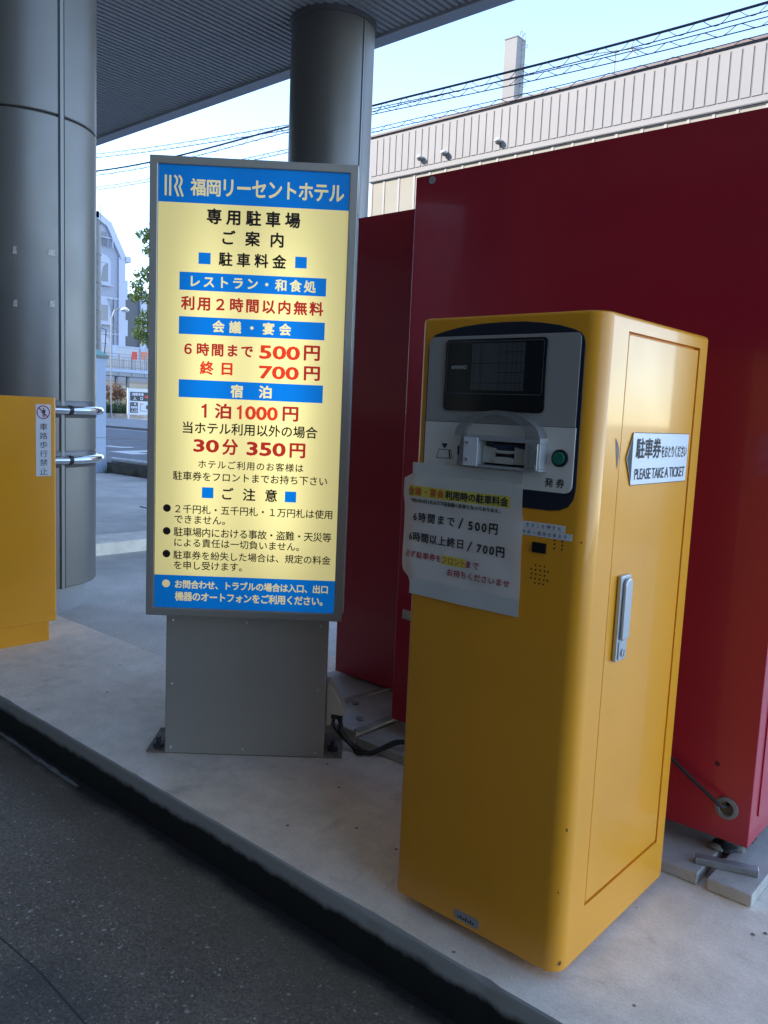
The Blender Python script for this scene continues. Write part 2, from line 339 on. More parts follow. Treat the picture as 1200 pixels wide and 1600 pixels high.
# distant raised strip, street, its kerbs and markings
mb = MB(); mb.prism([(-6.62, 2.6), (-6.20, 2.6), (-6.20, 9), (-6.62, 9)], -.2, -.03, M_conc); setting(mb.build('raised_strip', bevel=.008))
M_road2 = asphalt('road asphalt', (.16, .165, .18), 0); M_pave = mat('pavement', (.30, .30, .31), .8, var=.15, vscale=.7)
mb = MB(); mb.add([(-120, 8.3, ROAD-.006), (60, 8.3, ROAD-.006), (60, 21.6, ROAD-.006), (-120, 21.6, ROAD-.006)], [(0, 1, 2, 3)], M_road2); setting(mb.build('street_road'))
mb = MB(); mb.prism([(-120, 21.6), (60, 21.6), (60, 24.6), (-38, 24.6), (-48, 36), (-120, 36)], -.2, -.03, M_pave); setting(mb.build('far_pavement'))
mb = MB(); M_line = mat('road paint', (.72, .73, .74), .7, var=.12, vscale=4)
mb.prism([(-21.9, 12.35), (-20.9, 12.5), (-20.9, 12.95), (-21.3, 13.05), (-21.3, 12.8), (-21.9, 12.75)], ROAD-.02, ROAD-.001, M_line)
mb.prism([(-19.4, 11.25), (-18.2, 11.2), (-18.3, 11.75), (-19.0, 11.8), (-19.1, 12.5), (-19.7, 12.6)], ROAD-.02, ROAD-.001, M_line)
mb.box(-60, 40, 16.05, 16.2, ROAD-.02, ROAD-.001, mat('worn red paint', (.28, .17, .15), .8)); mb.box(-60, 40, 20.9, 21.05, ROAD-.02, ROAD-.001, M_line)
setting(mb.build('road_marking'))

# ================================================================== HOTEL with its canopy (behind and above the camera)
hotel = thing('hotel_building', 'grey ribbed metal canopy soffit of the hotel above the parking entrance', 'building')
M_soff = mat('soffit metal', (.42, .405, .385), .45, .35); M_trim = mat('canopy trim', (.42, .43, .45), .4, .3)
mb = MB(); ys = (-2.6, 6.24); xs = []
x = -13.3; pitch = .075
pr = []
while x < -1.8:
    pr += [(x, 4.83), (x+.041, 4.83), (x+.046, 4.856), (x+.070, 4.856)]; x += pitch
mb.add([(a, y, b) for y in ys for a, b in pr], [(i, i+1, len(pr)+i+1, len(pr)+i) for i in range(len(pr)-1)], M_soff)
mb.build('soffit', hotel)
mb = MB(); mb.box(-13.5, -1.5, 6.24, 6.42, 4.815, 5.25, M_trim); mb.box(-13.5, -1.5, 6.22, 6.26, 4.80, 4.87, M_trim); mb.box(-1.7, -1.5, -2.6, 6.22, 4.815, 5.25, M_trim); mb.box(-13.5, -13.3, -2.6, 6.22, 4.815, 5.25, M_trim)
mb.build('fascia', hotel, bevel=.008)
mb = MB(); mb.box(-13.4, -1.65, -2.6, 6.3, 4.9, 5.2, mat('canopy roof', (.3, .3, .3), .8)); mb.build('canopy_roof', hotel)
mb = MB(); mb.box(-115, 6, -14, -2.6, -.5, 34, mat('unseen hotel wall', (.17, .125, .08), .7, var=.1)); mb.build('wall', hotel)  # out of view; height and length chosen to block sun and sky
mb = MB()
M_glassd = mat('dark lobby glass', (.02, .022, .025), .05)
for i in range(9): mb.box(-32+i*4, -28.6+i*4, -2.6, -2.57, 0, 3.2, M_glassd)
mb.build('lobby_window', hotel)

# ================================================================== COLUMNS
M_col = mat('brushed silver cladding', (.17, .165, .16), .42, .5, var=.05, vscale=1.2, rvar=.06)
M_colped = mat('column plinth', (.27, .27, .28), .6, .1, var=.08)
M_dark = mat('dark joint', (.02, .02, .022), .6); M_chrome = mat('chrome', (.82, .82, .82), .07, 1.0)
M_rub = mat('black rubber', (.02, .02, .02), .55)
def column(c, zb, zt, seam, label, rails, joints, collar):
    t = thing('column', label, 'column', (c[0], c[1], ROAD), group='round metal clad columns under the canopy')
    z0 = zb-ROAD; top = zt-ROAD
    mb = MB(); cuts = [z0]+[j-ROAD for j in joints]+[top]
    for a, b in zip(cuts, cuts[1:]):
        mb.lathe([(.36, a+.004), (.395, a+.004), (.4, a+.01), (.4, b-.01), (.395, b-.004), (.36, b-.004)], (0, 0, 0), M_col, 96)
    mb.build('cladding', t, smooth=True, ang=30)
    mb = MB(); mb.lathe([(.385, z0+.02), (.385, top-.02)], (0, 0, 0), M_dark, 64); mb.build('joint_core', t, smooth=True)
    mb = MB(); mb.lathe([(.335, -.12), (.335, z0+.03)], (0, 0, 0), M_colped, 64); mb.build('plinth', t, smooth=True)
    for a in seam:
        u = Vector((-math.sin(R(a)), math.cos(R(a)), 0)); n = Vector((math.cos(R(a)), math.sin(R(a)), 0))
        mb = MB(); mb.obox(n*.398+Vector((0, 0, (z0+top)/2)), u, (0, 0, 1), n, .020, (top-z0)/2, .0045, M_dark)
        mb.obox(n*.400+Vector((0, 0, (z0+top)/2)), u, (0, 0, 1), n, .011, (top-z0)/2+.002, .0065, mat('seam strip', (.2, .2, .2), .45, .5)); mb.build('seam_strip', t, bevel=.002)
    if collar:
        mb = MB(); mb.lathe([(.36, top-.05), (.418, top-.05), (.418, top+.004)], (0, 0, 0), M_col, 96); mb.build('collar', t, smooth=True, ang=30)
    for z in rails:
        z -= ROAD
        mb = MB(); mb.lathe([(.401, z-.045), (.4035, z-.04), (.4035, z+.05), (.401, z+.055)], (0, 0, 0), mat('rail backing', (.10, .10, .11), .4, .5), 64); mb.build('rail_backing', t, smooth=True)
        mb = MB(); mb.lathe([(.422+.026*math.cos(2*math.pi*k/12), z+.026*math.sin(2*math.pi*k/12)) for k in range(13)], (0, 0, 0), M_chrome, 96)
        rl = mb.build('bumper_rail', t, smooth=True, ang=60)
        mb = MB(); mb.lathe([(.422+.0285*math.cos(2*math.pi*k/12), z+.0285*math.sin(2*math.pi*k/12)) for k in range(13)], (0, 0, 0), M_rub, 4, a0=seam[0]+3, a1=seam[0]+6.2); mb.build('rail_sleeve', rl, smooth=True, ang=60)
    return t
cl = column((-5.0, 2.35), .02, 4.835, (3.0,), 'silver clad column with two chrome rails behind the far yellow machine', (1.09, .795), (2.73,), False)
column((-5.98, 5.82), .02, 4.835, (2.5,), 'silver clad column rising behind the lit yellow sign', (), (), True)
# scraps of old tape on the near column
M_tape = mat('old tape', (.44, .42, .38), .55, var=.3, vscale=60)
for a, z, w_, h_ in ((-33.4, 1.965, .020, .045), (-6.0, 1.975, .045, .035), (-33.4, 1.675, .022, .04), (-5.6, 1.69, .035, .04)):
    mb = MB(); n = Vector((math.cos(R(a)), math.sin(R(a)), 0)); u = Vector((-n.y, n.x, 0)); c = n*.402+Vector((0, 0, z-ROAD))
    pts = []
    for (p, q) in ((-1, -1), (-.2, -.8), (1, -1), (.85, .3), (1, 1), (-.6, .9)): pts.append(c+u*p*w_/2+Vector((0, 0, q*h_/2)))
    mb.add(pts+[p+n*.0012 for p in pts], [tuple(range(6)), tuple(range(6, 12))]+[(i, (i+1) % 6, 6+(i+1) % 6, 6+i) for i in range(6)], M_tape); mb.build('tape_scrap', cl)

# ================================================================== TICKET MACHINE
W, D, ZB, ZT = .433, .529, .022, 1.360
M_yel = mat('yellow enamel', (.81, .335, .015), .33, var=.05, vscale=2.5, coat=.25, bump=.015, bscale=25, rvar=.05)
M_plate = mat('grey panel plastic', (.36, .345, .33), .45); M_plate2 = mat('pale grey panel plastic', (.76, .72, .67), .5)
M_navy = mat('dark navy plastic', (.012, .018, .035), .35); M_black = mat('black plastic', (.008, .009, .011), .18, coat=.4)
M_ink = mat('black ink', (.015, .015, .017), .6); M_white = mat('white label', (.72, .74, .78), .4); M_steel = mat('steel', (.55, .56, .58), .35, .9)
tm = thing('ticket_machine', 'yellow ticket machine with grey front panel and paper notice at the kerb', 'ticket machine', (-1.146, 1.418, 0))
rf, rb = .036, .010
def corner(cx, cy, r, a0, n=8): return [(cx+r*math.cos(R(a0+90*i/n)), cy+r*math.sin(R(a0+90*i/n))) for i in range(n+1)]
ol = corner(W-rf, rf, rf, -90)+corner(W-rb, D-rb, rb, 0)+corner(rb, D-rb, rb, 90)+corner(.012, .012, .012, 180)
cxm, cym = W/2, D/2
def inset(o, d): return [(cxm+(x-cxm)*(1-d/cxm), cym+(y-cym)*(1-d/cym)) for x, y in o]
side_i = 8                                    # the flat side lies between these two corners
mb = MB(); n = len(ol); rings = [(inset(ol, .005), ZB), (inset(ol, .001), ZB+.003), (ol, ZB+.009), (ol, ZT-.008), (inset(ol, .0015), ZT-.003), (inset(ol, .006), ZT)]
vs = [(x, y, z) for o, z in rings for x, y in o]; fs = []
for j in range(len(rings)-1):
    for i in range(n):
        if j == 2 and i == side_i: continue
        fs.append((j*n+i, j*n+(i+1) % n, (j+1)*n+(i+1) % n, (j+1)*n+i))
fs += [tuple(range(n-1, -1, -1)), tuple((len(rings)-1)*n+i for i in range(n))]
mb.add(vs, fs, M_yel)
y0, y1, z0, z1 = .102, .476, .134, 1.330        # door opening in the right hand side
a, b = rf, D-rb; zl, zh = ZB+.009, ZT-.008
o4 = [(W, a, zl), (W, b, zl), (W, b, zh), (W, a, zh)]; i4 = [(W, y0, z0), (W, y1, z0), (W, y1, z1), (W, y0, z1)]; k4 = [(W-.012, y, z) for _, y, z in i4]
mb.add(o4+i4+k4, [(i, (i+1) % 4, 4+(i+1) % 4, 4+i) for i in range(4)]+[(4+i, 4+(i+1) % 4, 8+(i+1) % 4, 8+i) for i in range(4)]+[(8, 9, 10, 11)], M_yel)
body = mb.build('body', tm, smooth=True, ang=40)
mb = MB(); mb.box(.03, W-.035, .05, D-.03, 0, ZB+.004, mat('machine plinth', (.06, .05, .04), .8)); mb.build('plinth', tm)
mb = MB(); g = .0055
mb.prism(rrect(y0+g, y1-g, z0+g, z1-g, .004), W-.02, W-.0012, M_yel, 'x'); door = mb.build('door', tm, bevel=.0018)
def side(d=0): return lambda u, v: (W+d, u, v)
# rust chip on the body beside the door
mb = MB(); poly(mb, [(.078, 1.123), (.088, 1.115), (.0985, 1.100), (.0985, 1.085), (.094, 1.060), (.090, 1.072), (.084, 1.095)], side(.0006), mat('bare scuffed metal', (.20, .15, .13), .7, var=.3, vscale=50)); mb.build('paint_chip', tm)
for (a_, z_, r_) in ((-40, .335, .0035), (-52, .20, .002), (-30, .045, .005), (-60, .92, .0018)):
    n_ = Vector((math.cos(R(a_)), math.sin(R(a_)), 0)); u_ = Vector((-n_.y, n_.x, 0)); c_ = Vector((W-rf, rf, z_))+n_*(rf+.0005)
    mb = MB(); mb.add([c_+u_*r_*math.cos(k)*random.uniform(.6, 1.2)+Vector((0, 0, r_*1.3*math.sin(k)*random.uniform(.6, 1.2))) for k in (0, .9, 1.8, 2.7, 3.6, 4.5, 5.4)], [tuple(range(7))], mat('rust', (.13, .055, .025), .85, var=.4, vscale=200)); mb.build('rust_chip', tm)
# door label
mb = MB(); poly(mb, [(.158, 1.135), (.131, 1.083), (.160, 1.027), (.449, 1.027), (.449, 1.135)], side(.0018), M_white)
lab = mb.build('door_label', door)
mb = MB(); pl = side(.0024)
poly(mb, [(.155, 1.128), (.1335, 1.083), (.157, 1.034)], pl, M_ink)
text(mb, '駐車券', .172, .297, 1.081, 1.124, pl, M_ink, .03); text(mb, 'をおとりください', .301, .441, 1.082, 1.108, pl, M_ink, .012)
text(mb, 'PLEASE TAKE A TICKET', .173, .438, 1.038, 1.061, pl, M_ink, .008)
for v in (1.0275, 1.1345): rect(mb, .16, .448, v-.0006, v+.0006, pl, M_ink)
mb.build('lettering', lab)
# lever handle
mb = MB(); M_alu = mat('handle zinc', (.50, .53, .57), .38, .7)
mb.prism(rrect(.138, .186, .660, .842, .005), W, W+.009, M_alu, 'x'); hd = mb.build('handle', door, bevel=.002)
mb = MB(); mb.prism(rrect(.147, .180, .706, .836, [.004, .015, .015, .004]), W+.009, W+.017, M_alu, 'x'); mb.build('lever', hd, bevel=.0035)
mb = MB(); mb.prism(rrect(.146, .181, .664, .703, .004), W+.009, W+.0115, M_alu, 'x')
mb.disc((W+.0115, .164, .678), (0, 1, 0), (0, 0, 1), .009, M_steel, h=.003); mb.box(W+.0140, W+.0149, .1625, .1655, .671, .685, M_ink); mb.build('key_lock', hd, bevel=.001)
# ---- front panel
def fr(d=0): return lambda u, v: (u, -d, v)
def fplate(poly_, d0, d1, m, name, parent, bevel=.001):
    mb = MB(); mb.prism(poly_, -d1, -d0, m, 'y'); return mb.build(name, parent, bevel=bevel)
def arc_pts(pts, n=6):
    """smooth closed Catmull-Rom outline"""
    out = []; k = len(pts)
    for i in range(k):
        p0, p1, p2, p3 = (Vector(pts[(i+j-1) % k]) for j in range(4))
        for s in range(n):
            t = s/n; out.append(tuple(.5*((2*p1)+(-p0+p2)*t+(2*p0-5*p1+4*p2-p3)*t*t+(-p0+3*p1-3*p2+p3)*t**3)))
    return out
frame_o = [(.021, 1.292), (.0225, 1.303), (.028, 1.314), (.038, 1.3245), (.06, 1.330), (.085, 1.335), (.114, 1.3395), (.16, 1.3435), (.21, 1.345), (.26, 1.344), (.30, 1.3405), (.34, 1.334), (.37, 1.326), (.386, 1.319), (.394, 1.309), (.397, 1.296),
           (.398, 1.10), (.398, 1.02), (.394, 1.000), (.384, .986), (.366, .978), (.344, .975), (.06, .975), (.035, .979), (.024, .992), (.021, 1.01)]
fp = fplate(frame_o, 0, .0025, M_navy, 'panel_frame', tm, .001)
pu = rrect(.026, .389, 1.1395, 1.319, [0.0005, .012, .014, .0005], 5); plw = rrect(.026, .391, 1.012, 1.1385, [.016, .0005, .0005, .016], 5)
fplate(pu, .0025, .005, M_plate, 'upper_panel', fp, .0008)
mb = MB(); mb.prism(plw, -.0055, -.0025, M_plate2, 'y'); lp = mb.build('lower_panel', fp, bevel=.0008)
scr = rrect(.073, .320, 1.164, 1.312, .010)
sc = fplate(scr, .005, .0085, M_black, 'display', fp, .001)
mb = MB(); M_gl = mat('faint grey outline', (.10, .105, .11), .4)
o = rrect(.079, .314, 1.199, 1.3075, .005); q = rrect(.0805, .3125, 1.2005, 1.306, .004); nn = len(o)
mb.add([(u, -.0091, v) for u, v in o+q], [(i, (i+1) % nn, nn+(i+1) % nn, nn+i) for i in range(nn)], M_gl); mb.build('screen_outline', sc)
mb = MB(); M_lcd = mat('unlit screen', (.075, .08, .085), .12); rect(mb, .143, .271, 1.207, 1.303, fr(.0090), M_lcd)
M_grid = mat('screen grid', (.018, .02, .023), .2)
for i, v in enumerate((1.222, 1.243, 1.262, 1.284)): rect(mb, .143+(.065 if i % 2 else 0), .271, v-.0005, v+.0005, fr(.0094), M_grid)
for u in (.150, .164, .168, .212, .228, .242, .252, .262): rect(mb, u-.0004, u+.0004, 1.207, 1.303, fr(.0095), M_grid)
mb.build('screen', sc)
mb = MB(); text(mb, 'AMANO', .091, .131, 1.2505, 1.258, fr(.0092), mat('badge lettering', (.62, .63, .64), .4), .015); mb.build('badge_lettering', sc)
# ticket mouth with its clear plastic arch
M_bez = mat('grey bezel', (.40, .415, .43), .35, .2); M_acr = bpy.data.materials.new('smoky clear plastic'); M_acr.use_nodes = True
_b = M_acr.node_tree.nodes['Principled BSDF']; _b.inputs['Base Color'].default_value = (.36, .36, .35, 1); _b.inputs['Roughness'].default_value = .25; _b.inputs['Transmission Weight'].default_value = .35; _b.inputs['Alpha'].default_value = .5
mo = thing('x', '', '') if False else None
mb = MB()
mb.box(.152, .333, -.034, -.0055, 1.050, 1.0555, M_bez); mb.box(.152, .333, -.034, -.0055, 1.1045, 1.1155, M_bez)
mb.box(.152, .190, -.034, -.0055, 1.0555, 1.1045, M_bez); mb.box(.299, .333, -.034, -.0055, 1.0555, 1.1045, M_bez)
mb.prism([(.118, 1.049), (.152, 1.049), (.152, 1.116), (.130, 1.118), (.127, 1.109)], -.012, -.0055, M_bez, 'y')
mth = mb.build('ticket_mouth', tm, bevel=.0015)
mb = MB(); M_throat = mat('ticket throat', (.46, .46, .42), .45); M_blue = mat('deep blue shutter', (.03, .045, .10), .4)
mb.box(.190, .299, -.0085, -.0060, 1.0555, 1.1045, M_black)
mb.box(.212, .288, -.016, -.0090, 1.088, 1.0995, M_blue)
for (u0, u1) in ((.1915, .222), (.268, .2975)):
    c0, c1 = (u0, u1)
    mb.prism([(c0, 1.060), (c1, 1.060), (c1, 1.090), (c0, 1.095)], -.022, -.0088, M_throat, 'y')
mb.prism([(.222, 1.060), (.268, 1.060), (.268, 1.0715), (.258, 1.074), (.232, 1.074), (.222, 1.0715)], -.026, -.0088, M_throat, 'y')
mb.prism([(.222, 1.083), (.232, 1.0805), (.258, 1.0805), (.268, 1.083), (.268, 1.087), (.222, 1.087)], -.024, -.0088, M_throat, 'y')
mb.box(.224, .266, -.020, -.0088, 1.0745, 1.080, M_black)
mb.build('throat', mth, bevel=.001)
mb = MB(); a0 = [(.229+.102*math.cos(R(t)), 1.112+.0545*math.sin(R(t))) for t in range(0, 181, 6)]; a1 = [(.229+.072*math.cos(R(t)), 1.112+.047*math.sin(R(t))) for t in range(180, -1, -6)]
ring = a0+a1; k = len(a0)
ao, ai = a0, [(.229+.099*math.cos(R(t)), 1.112+.0515*math.sin(R(t))) for t in range(0, 181, 6)]
vs = [(u, -.0056, v) for u, v in ao]+[(u, -.033, v) for u, v in ao]+[(u, -.033, v) for u, v in ai]+[(u, -.0056, v) for u, v in ai]
fs = []
for i in range(k-1):
    for j in range(4): fs.append((j*k+i, j*k+i+1, ((j+1) % 4)*k+i+1, ((j+1) % 4)*k+i))
mb.add(vs, fs, M_acr)
ai2 = [(.229+.070*math.cos(R(t)), 1.112+.046*math.sin(R(t))) for t in range(0, 181, 6)]
mb.add([(u, -.0335, v) for u, v in ao]+[(u, -.0335, v) for u, v in ai2]+[(u, -.0350, v) for u, v in ao]+[(u, -.0350, v) for u, v in ai2],
       [(i, i+1, k+i+1, k+i) for i in range(k-1)]+[(2*k+i, 2*k+i+1, 3*k+i+1, 3*k+i) for i in range(k-1)]+[(k+i, k+i+1, 3*k+i+1, 3*k+i) for i in range(k-1)]+[(i, i+1, 2*k+i+1, 2*k+i) for i in range(k-1)], M_acr)
mb.build('plastic_arch', mth, smooth=True)
mb = MB(); mb.box(.154, .1885, -.0370, -.0342, 1.052, 1.110, M_white)
M_zinc = mat('zinc bracket', (.62, .63, .65), .32, .9)
mb.build('white_tab', mth, bevel=.0006)
mb = MB(); mb.box(.317, .331, -.0400, -.0342, 1.053, 1.105, M_zinc); mb.build('bracket', mth, bevel=.001)
for (u, v, d) in ((.163, 1.099, .037), (.163, 1.065, .037), (.325, 1.097, .040), (.325, 1.061, .040)):
    mb = MB(); mb.disc((u, -d, v), (1, 0, 0), (0, 0, 1), .0035, M_steel, 12, h=.0022); mb.build('bolt', mth, smooth=True)
mb = MB(); text(mb, '3目K', .1195, .1265, 1.068, 1.090, fr(.0124), M_ink, .02) if False else rect(mb, .121, .1255, 1.070, 1.090, fr(.0124), M_ink); mb.build('tab_mark', mth)
# button
mb = MB(); mb.disc((.363, -.0056, 1.0795), (1, 0, 0), (0, 0, 1), .0170, mat('button ring', (.012, .013, .013), .35), 40, h=.006); bt = mb.build('button_ring', fp, smooth=True)
mb = MB(); mb.disc((.363, -.0118, 1.0795), (1, 0, 0), (0, 0, 1), .0125, mat('green button', (.012, .16, .105), .28), 40, h=.004); mb.build('button', bt, bevel=.001)
mb = MB(); pl = fr(.0062)
text(mb, '発券', .3325, .3755, 1.0215, 1.0395, pl, M_ink, .012)
poly(mb, [(.073, 1.0925), (.0905, 1.0925), (.082, 1.081)], pl, M_ink)
for u0, v0, u1, v1 in ((.067, 1.079, .098, 1.0795), (.061, 1.0605, .104, 1.0615), (.061, 1.0605, .067, 1.0792), (.098, 1.0792, .104, 1.0612)):
    dx, dz = u1-u0, v1-v0; l = math.hypot(dx, dz); px, pz = -dz/l*.0006, dx/l*.0006
    poly(mb, [(u0-px, v0-pz), (u1-px, v1-pz), (u1+px, v1+pz), (u0+px, v0+pz)], pl, M_ink)
poly(mb, [(.0955, 1.0615), (.0995, 1.0615), (.0965, 1.0785), (.0935, 1.0785)], pl, M_ink)
mb.build('lettering', lp)
# call button, holes, strips, rating plate
for (u0, u1, v0, v1, s, tu0, tu1) in ((.284, .381, .9345, .9485, 'ボタンを押すと', .292, .372), (.277, .397, .9205, .9338, '係員へ連絡出来ます', .285, .386)):
    mb = MB(); mb.prism([(u0, v0), (u1, v0), (u1, v1), (u0, v1)], -.0008, 0, M_white, 'y'); st = mb.build('label_strip', tm)
    mb = MB(); text(mb, s, tu0, tu1, v0+.0025, v1-.0025, fr(.0012), M_ink, 0); mb.build('lettering', st)
mb = MB(); mb.prism(rrect(.311, .343, .888, .909, .002), -.004, 0, M_black, 'y'); mb.build('call_button', tm, bevel=.001)
mb = MB()
hol = [(u, v) for u in (.360, .377) for v in (.9015, .910, .9175)]
for j, row in enumerate(((.321, .331, .341), (.312, .322, .332, .342, .350), (.313, .323, .333, .343), (.312, .322, .332, .342, .350), (.322, .332, .341))): hol += [(u, .862-.009*j) for u in row]
for u, v in hol: mb.disc((u, -.0007, v), (1, 0, 0), (0, 0, 1), .0019, M_black, 10)
mb.build('speaker_holes', tm)
mb = MB(); mb.prism(rrect(.173, .240, .036, .058, .008), -.0012, 0, mat('rating plate', (.33, .34, .35), .4, .5), 'y'); rp = mb.build('rating_plate', tm)
mb = MB()
for i in range(7): rect(mb, .184+i*.0065, .188+i*.0065, .041, .046+.003*(i % 2), fr(.0016), M_ink)
mb.build('plate_marks', rp)

# ---- paper notice in a plastic sleeve, taped to the machine
no = thing('paper_notice', 'white paper notice with parking prices taped to the ticket machine front', 'notice', (-1.146, 1.418, 0))
def bend(u, v, d=0):                              # lies on the panel and curls back past the machine's left edge
    off = .0095 if v > .975 else .0095-.0065*min(1, (.975-v)/.03)
    wav = .0016*math.sin(u*31+v*17)+.0012*math.sin(v*40)
    y = -(off+d)-abs(wav)
    if u < .004: y += (.004-u)*.25
    return (u, y, v)
def paper_mat(name, col, tr):
    m = bpy.data.materials.new(name); m.use_nodes = True; N, L = nodes(m); b = N['Principled BSDF']; b.inputs['Base Color'].default_value = (*col, 1); b.inputs['Roughness'].default_value = .3
    t = N.new('ShaderNodeBsdfTranslucent'); t.inputs[0].default_value = (*col, 1); mx = N.new('ShaderNodeMixShader'); mx.inputs[0].default_value = tr
    L.new(b.outputs[0], mx.inputs[1]); L.new(t.outputs[0], mx.inputs[2]); L.new(mx.outputs[0], N['Material Output'].inputs[0]); return m
M_paper = paper_mat('paper', (.88, .86, .83), .25)
mb = MB(); nu, nv = 26, 24; vs = []; fs = []
for j in range(nv+1):
    v = .7485+(1.0465-.7485)*j/nv
    lo_ = 0.0 if v < .782 else (-.030*min(1, (v-.782)/.018) if v < 1.015 else (-.031 if v < 1.0185 else .0005+.0*v))
    for i in range(nu+1):
        u = lo_+(.2865+.004*(1-j/nv)-lo_)*i/nu; vs.append(bend(u, v))
for j in range(nv):
    for i in range(nu): fs.append((j*(nu+1)+i, j*(nu+1)+i+1, (j+1)*(nu+1)+i+1, (j+1)*(nu+1)+i))
mb.add(vs, fs, M_paper); mb.build('sheet', no, smooth=True)
M_hi = mat('yellow highlight', (.78, .66, .10), .6); M_or = mat('orange ink', (.62, .17, .03), .6); M_mag = mat('crimson ink', (.45, .015, .06), .6); M_dk = mat('dark grey ink', (.03, .035, .04), .6)
def hb(u0, u1, v0, v1, m):
    mb = MB(); k = 16
    mb.add([bend(u0+(u1-u0)*i/k, v, .0006) for v in (v0, v1) for i in range(k+1)], [(i, i+1, k+2+i, k+1+i) for i in range(k)], m); return mb
p_hl = hb(-.012, .2585, .9705, .9945, M_hi); p_hl.build('highlight', no)
hb(.0885, .153, .8285, .8485, M_hi).build('highlight', no)
P_ = lambda u, v: bend(u, v, .0012)
line(no, '会議・宴会', -.011, .0915, .973, .9925, P_, M_or, .03); line(no, '利用時の駐車料金', .0955, .2545, .973, .9925, P_, M_dk, .03)
line(no, '令和5年4月1日より下記金額へ変更となっております。', -.006, .234, .957, .9665, P_, M_dk, .022)
line(no, '6時間まで', .004, .118, .9145, .936, P_, M_dk, .022); line(no, '/', .128, .142, .912, .936, P_, M_dk, .0); line(no, '500円', .155, .230, .911, .934, P_, M_dk, .035)
line(no, '6時間以上終日', -.008, .144, .869, .8905, P_, M_dk, .022); line(no, '/', .154, .168, .867, .889, P_, M_dk, .0); line(no, '700円', .180, .2495, .866, .888, P_, M_dk, .035)
line(no, '必ず駐車券を', -.0165, .087, .832, .8475, P_, M_mag, .012); line(no, 'フロント', .090, .152, .831, .8465, P_, M_or, .02); line(no, 'まで', .155, .189, .831, .8465, P_, M_mag, .012)
line(no, 'お持ちくださいませ', .106, .266, .806, .822, P_, M_mag, .014)
mb = MB(); M_clear = mat('clear tape', (.62, .62, .60), .18)
for (u0, u1, v0, v1) in ((.006, .285, 1.022, 1.0462), (.004, .2895, .7490, .784)):
    mb = MB(); k = 14; mb.add([bend(u0+(u1-u0)*i/k, v, .0005) for v in (v0, v1) for i in range(k+1)], [(i, i+1, k+2+i, k+1+i) for i in range(k)], M_clear); mb.build('tape', no, smooth=True)

# ================================================================== BACKLIT PARKING SIGN
sg = thing('parking_sign', 'backlit yellow and blue parking price sign on a grey metal base', 'sign', (-2.22, 1.495, 0), 42.644)
M_sal = mat('grey anodised frame', (.42, .40, .36), .38, .55, var=.04); M_base = mat('painted steel base', (.38, .36, .32), .42, .3, var=.04, rvar=.05)
SK = .258
FD = -.045                                        # front of the cabinet, ahead of the base
mb = MB(); a0, a1, b0, b1 = -.055, .571, .480, 1.889; c0, c1, d0, d1 = -.030, .5445, .5055, 1.8645
fo = [(a0, b0), (a1, b0), (a1, b1), (a0, b1)]; fi = [(c0, d0), (c1, d0), (c1, d1), (c0, d1)]
vs = [(u, FD, v) for u, v in fo]+[(u, FD, v) for u, v in fi]+[(u, FD+.012, v) for u, v in fi]+[(u, FD+.19, v) for u, v in fo]
fs = [(i, (i+1) % 4, 4+(i+1) % 4, 4+i) for i in range(4)]+[(4+i, 4+(i+1) % 4, 8+(i+1) % 4, 8+i) for i in range(4)]+[(i, (i+1) % 4, 12+(i+1) % 4, 12+i) for i in range(4)]+[(12, 13, 14, 15)]
mb.add(vs, fs, M_sal); mb.build('cabinet', sg, bevel=.003)
mb = MB(); mb.box(a1, a1+.003, FD+.03, FD+.17, b0+.02, b1-.14, mat('pale side acrylic', (.55, .66, .62), .3)); mb.build('side_panel', sg)
E_yel = lit('lit cream yellow', (.92, .83, .37), .98*SK); E_blue = lit('lit blue', (.0, .155, .58), 1.12*SK); E_pale = lit('lit pale lettering', (.92, .83, .45), .86*SK)
E_red = lit('lit red lettering', (.62, .035, .025), .62*SK); E_red2 = lit('lit scarlet lettering', (.82, .05, .015), .8*SK)
M_sblk = mat('sign black lettering', (.018, .010, .012), .4)
FY = FD+.0118
def sf(d): return lambda u, v: (u, FY-d, v)
mb = MB(); rect(mb, c0, c1, d0, d1, sf(0), E_yel); face = mb.build('face', sg)
bars = [(c0, c1, 1.757, d1), (.036, .484, 1.4995, 1.5535), (.036, .484, 1.367, 1.4205), (.038, .485, 1.1742, 1.2288), (c0, c1, d0, .6105)]
for q in bars: mb = MB(); rect(mb, *q, sf(.0008), E_blue); mb.build('blue_band', face)
for q in ((.093, .1295, 1.579, 1.613), (.387, .4223, 1.5805, 1.6145), (.1153, .1513, .8615, .8955), (.3765, .412, .8588, .893)): mb = MB(); rect(mb, *q, sf(.0008), E_blue); mb.build('blue_square', face)
# header: emblem and name
mb = MB(); pl = sf(.0016)
def stroke(pts, wd):
    L_, R_ = [], []
    for i, p in enumerate(pts):
        a = Vector(pts[max(0, i-1)]); b = Vector(pts[min(len(pts)-1, i+1)]); t = (b-a).normalized(); nrm = Vector((-t.y, t.x)); p = Vector(p)
        L_.append(p+nrm*wd/2); R_.append(p-nrm*wd/2)
    k = len(pts); mb.add([pl(*q) for q in L_+R_], [(i, i+1, k+i+1, k+i) for i in range(k-1)], E_pale)
ku = lambda px: -.0118+(px-106)*(.0563/354)       # emblem laid out on its own grid
kv = lambda py: 1.835-(py-120)*(.0605/390)
rect(mb, ku(106), ku(146), kv(505), kv(120), pl, E_pale); rect(mb, ku(190), ku(230), kv(508), kv(122), pl, E_pale)
for dx in (0, 84):
    pts = [(285, 128), (310, 145), (330, 175), (340, 215), (336, 255), (322, 290), (300, 325), (318, 380), (340, 440), (366, 512)]
    stroke([(ku(x+dx), kv(y)) for x, y in pts], ku(38)-ku(0))
mb.build('emblem', face)
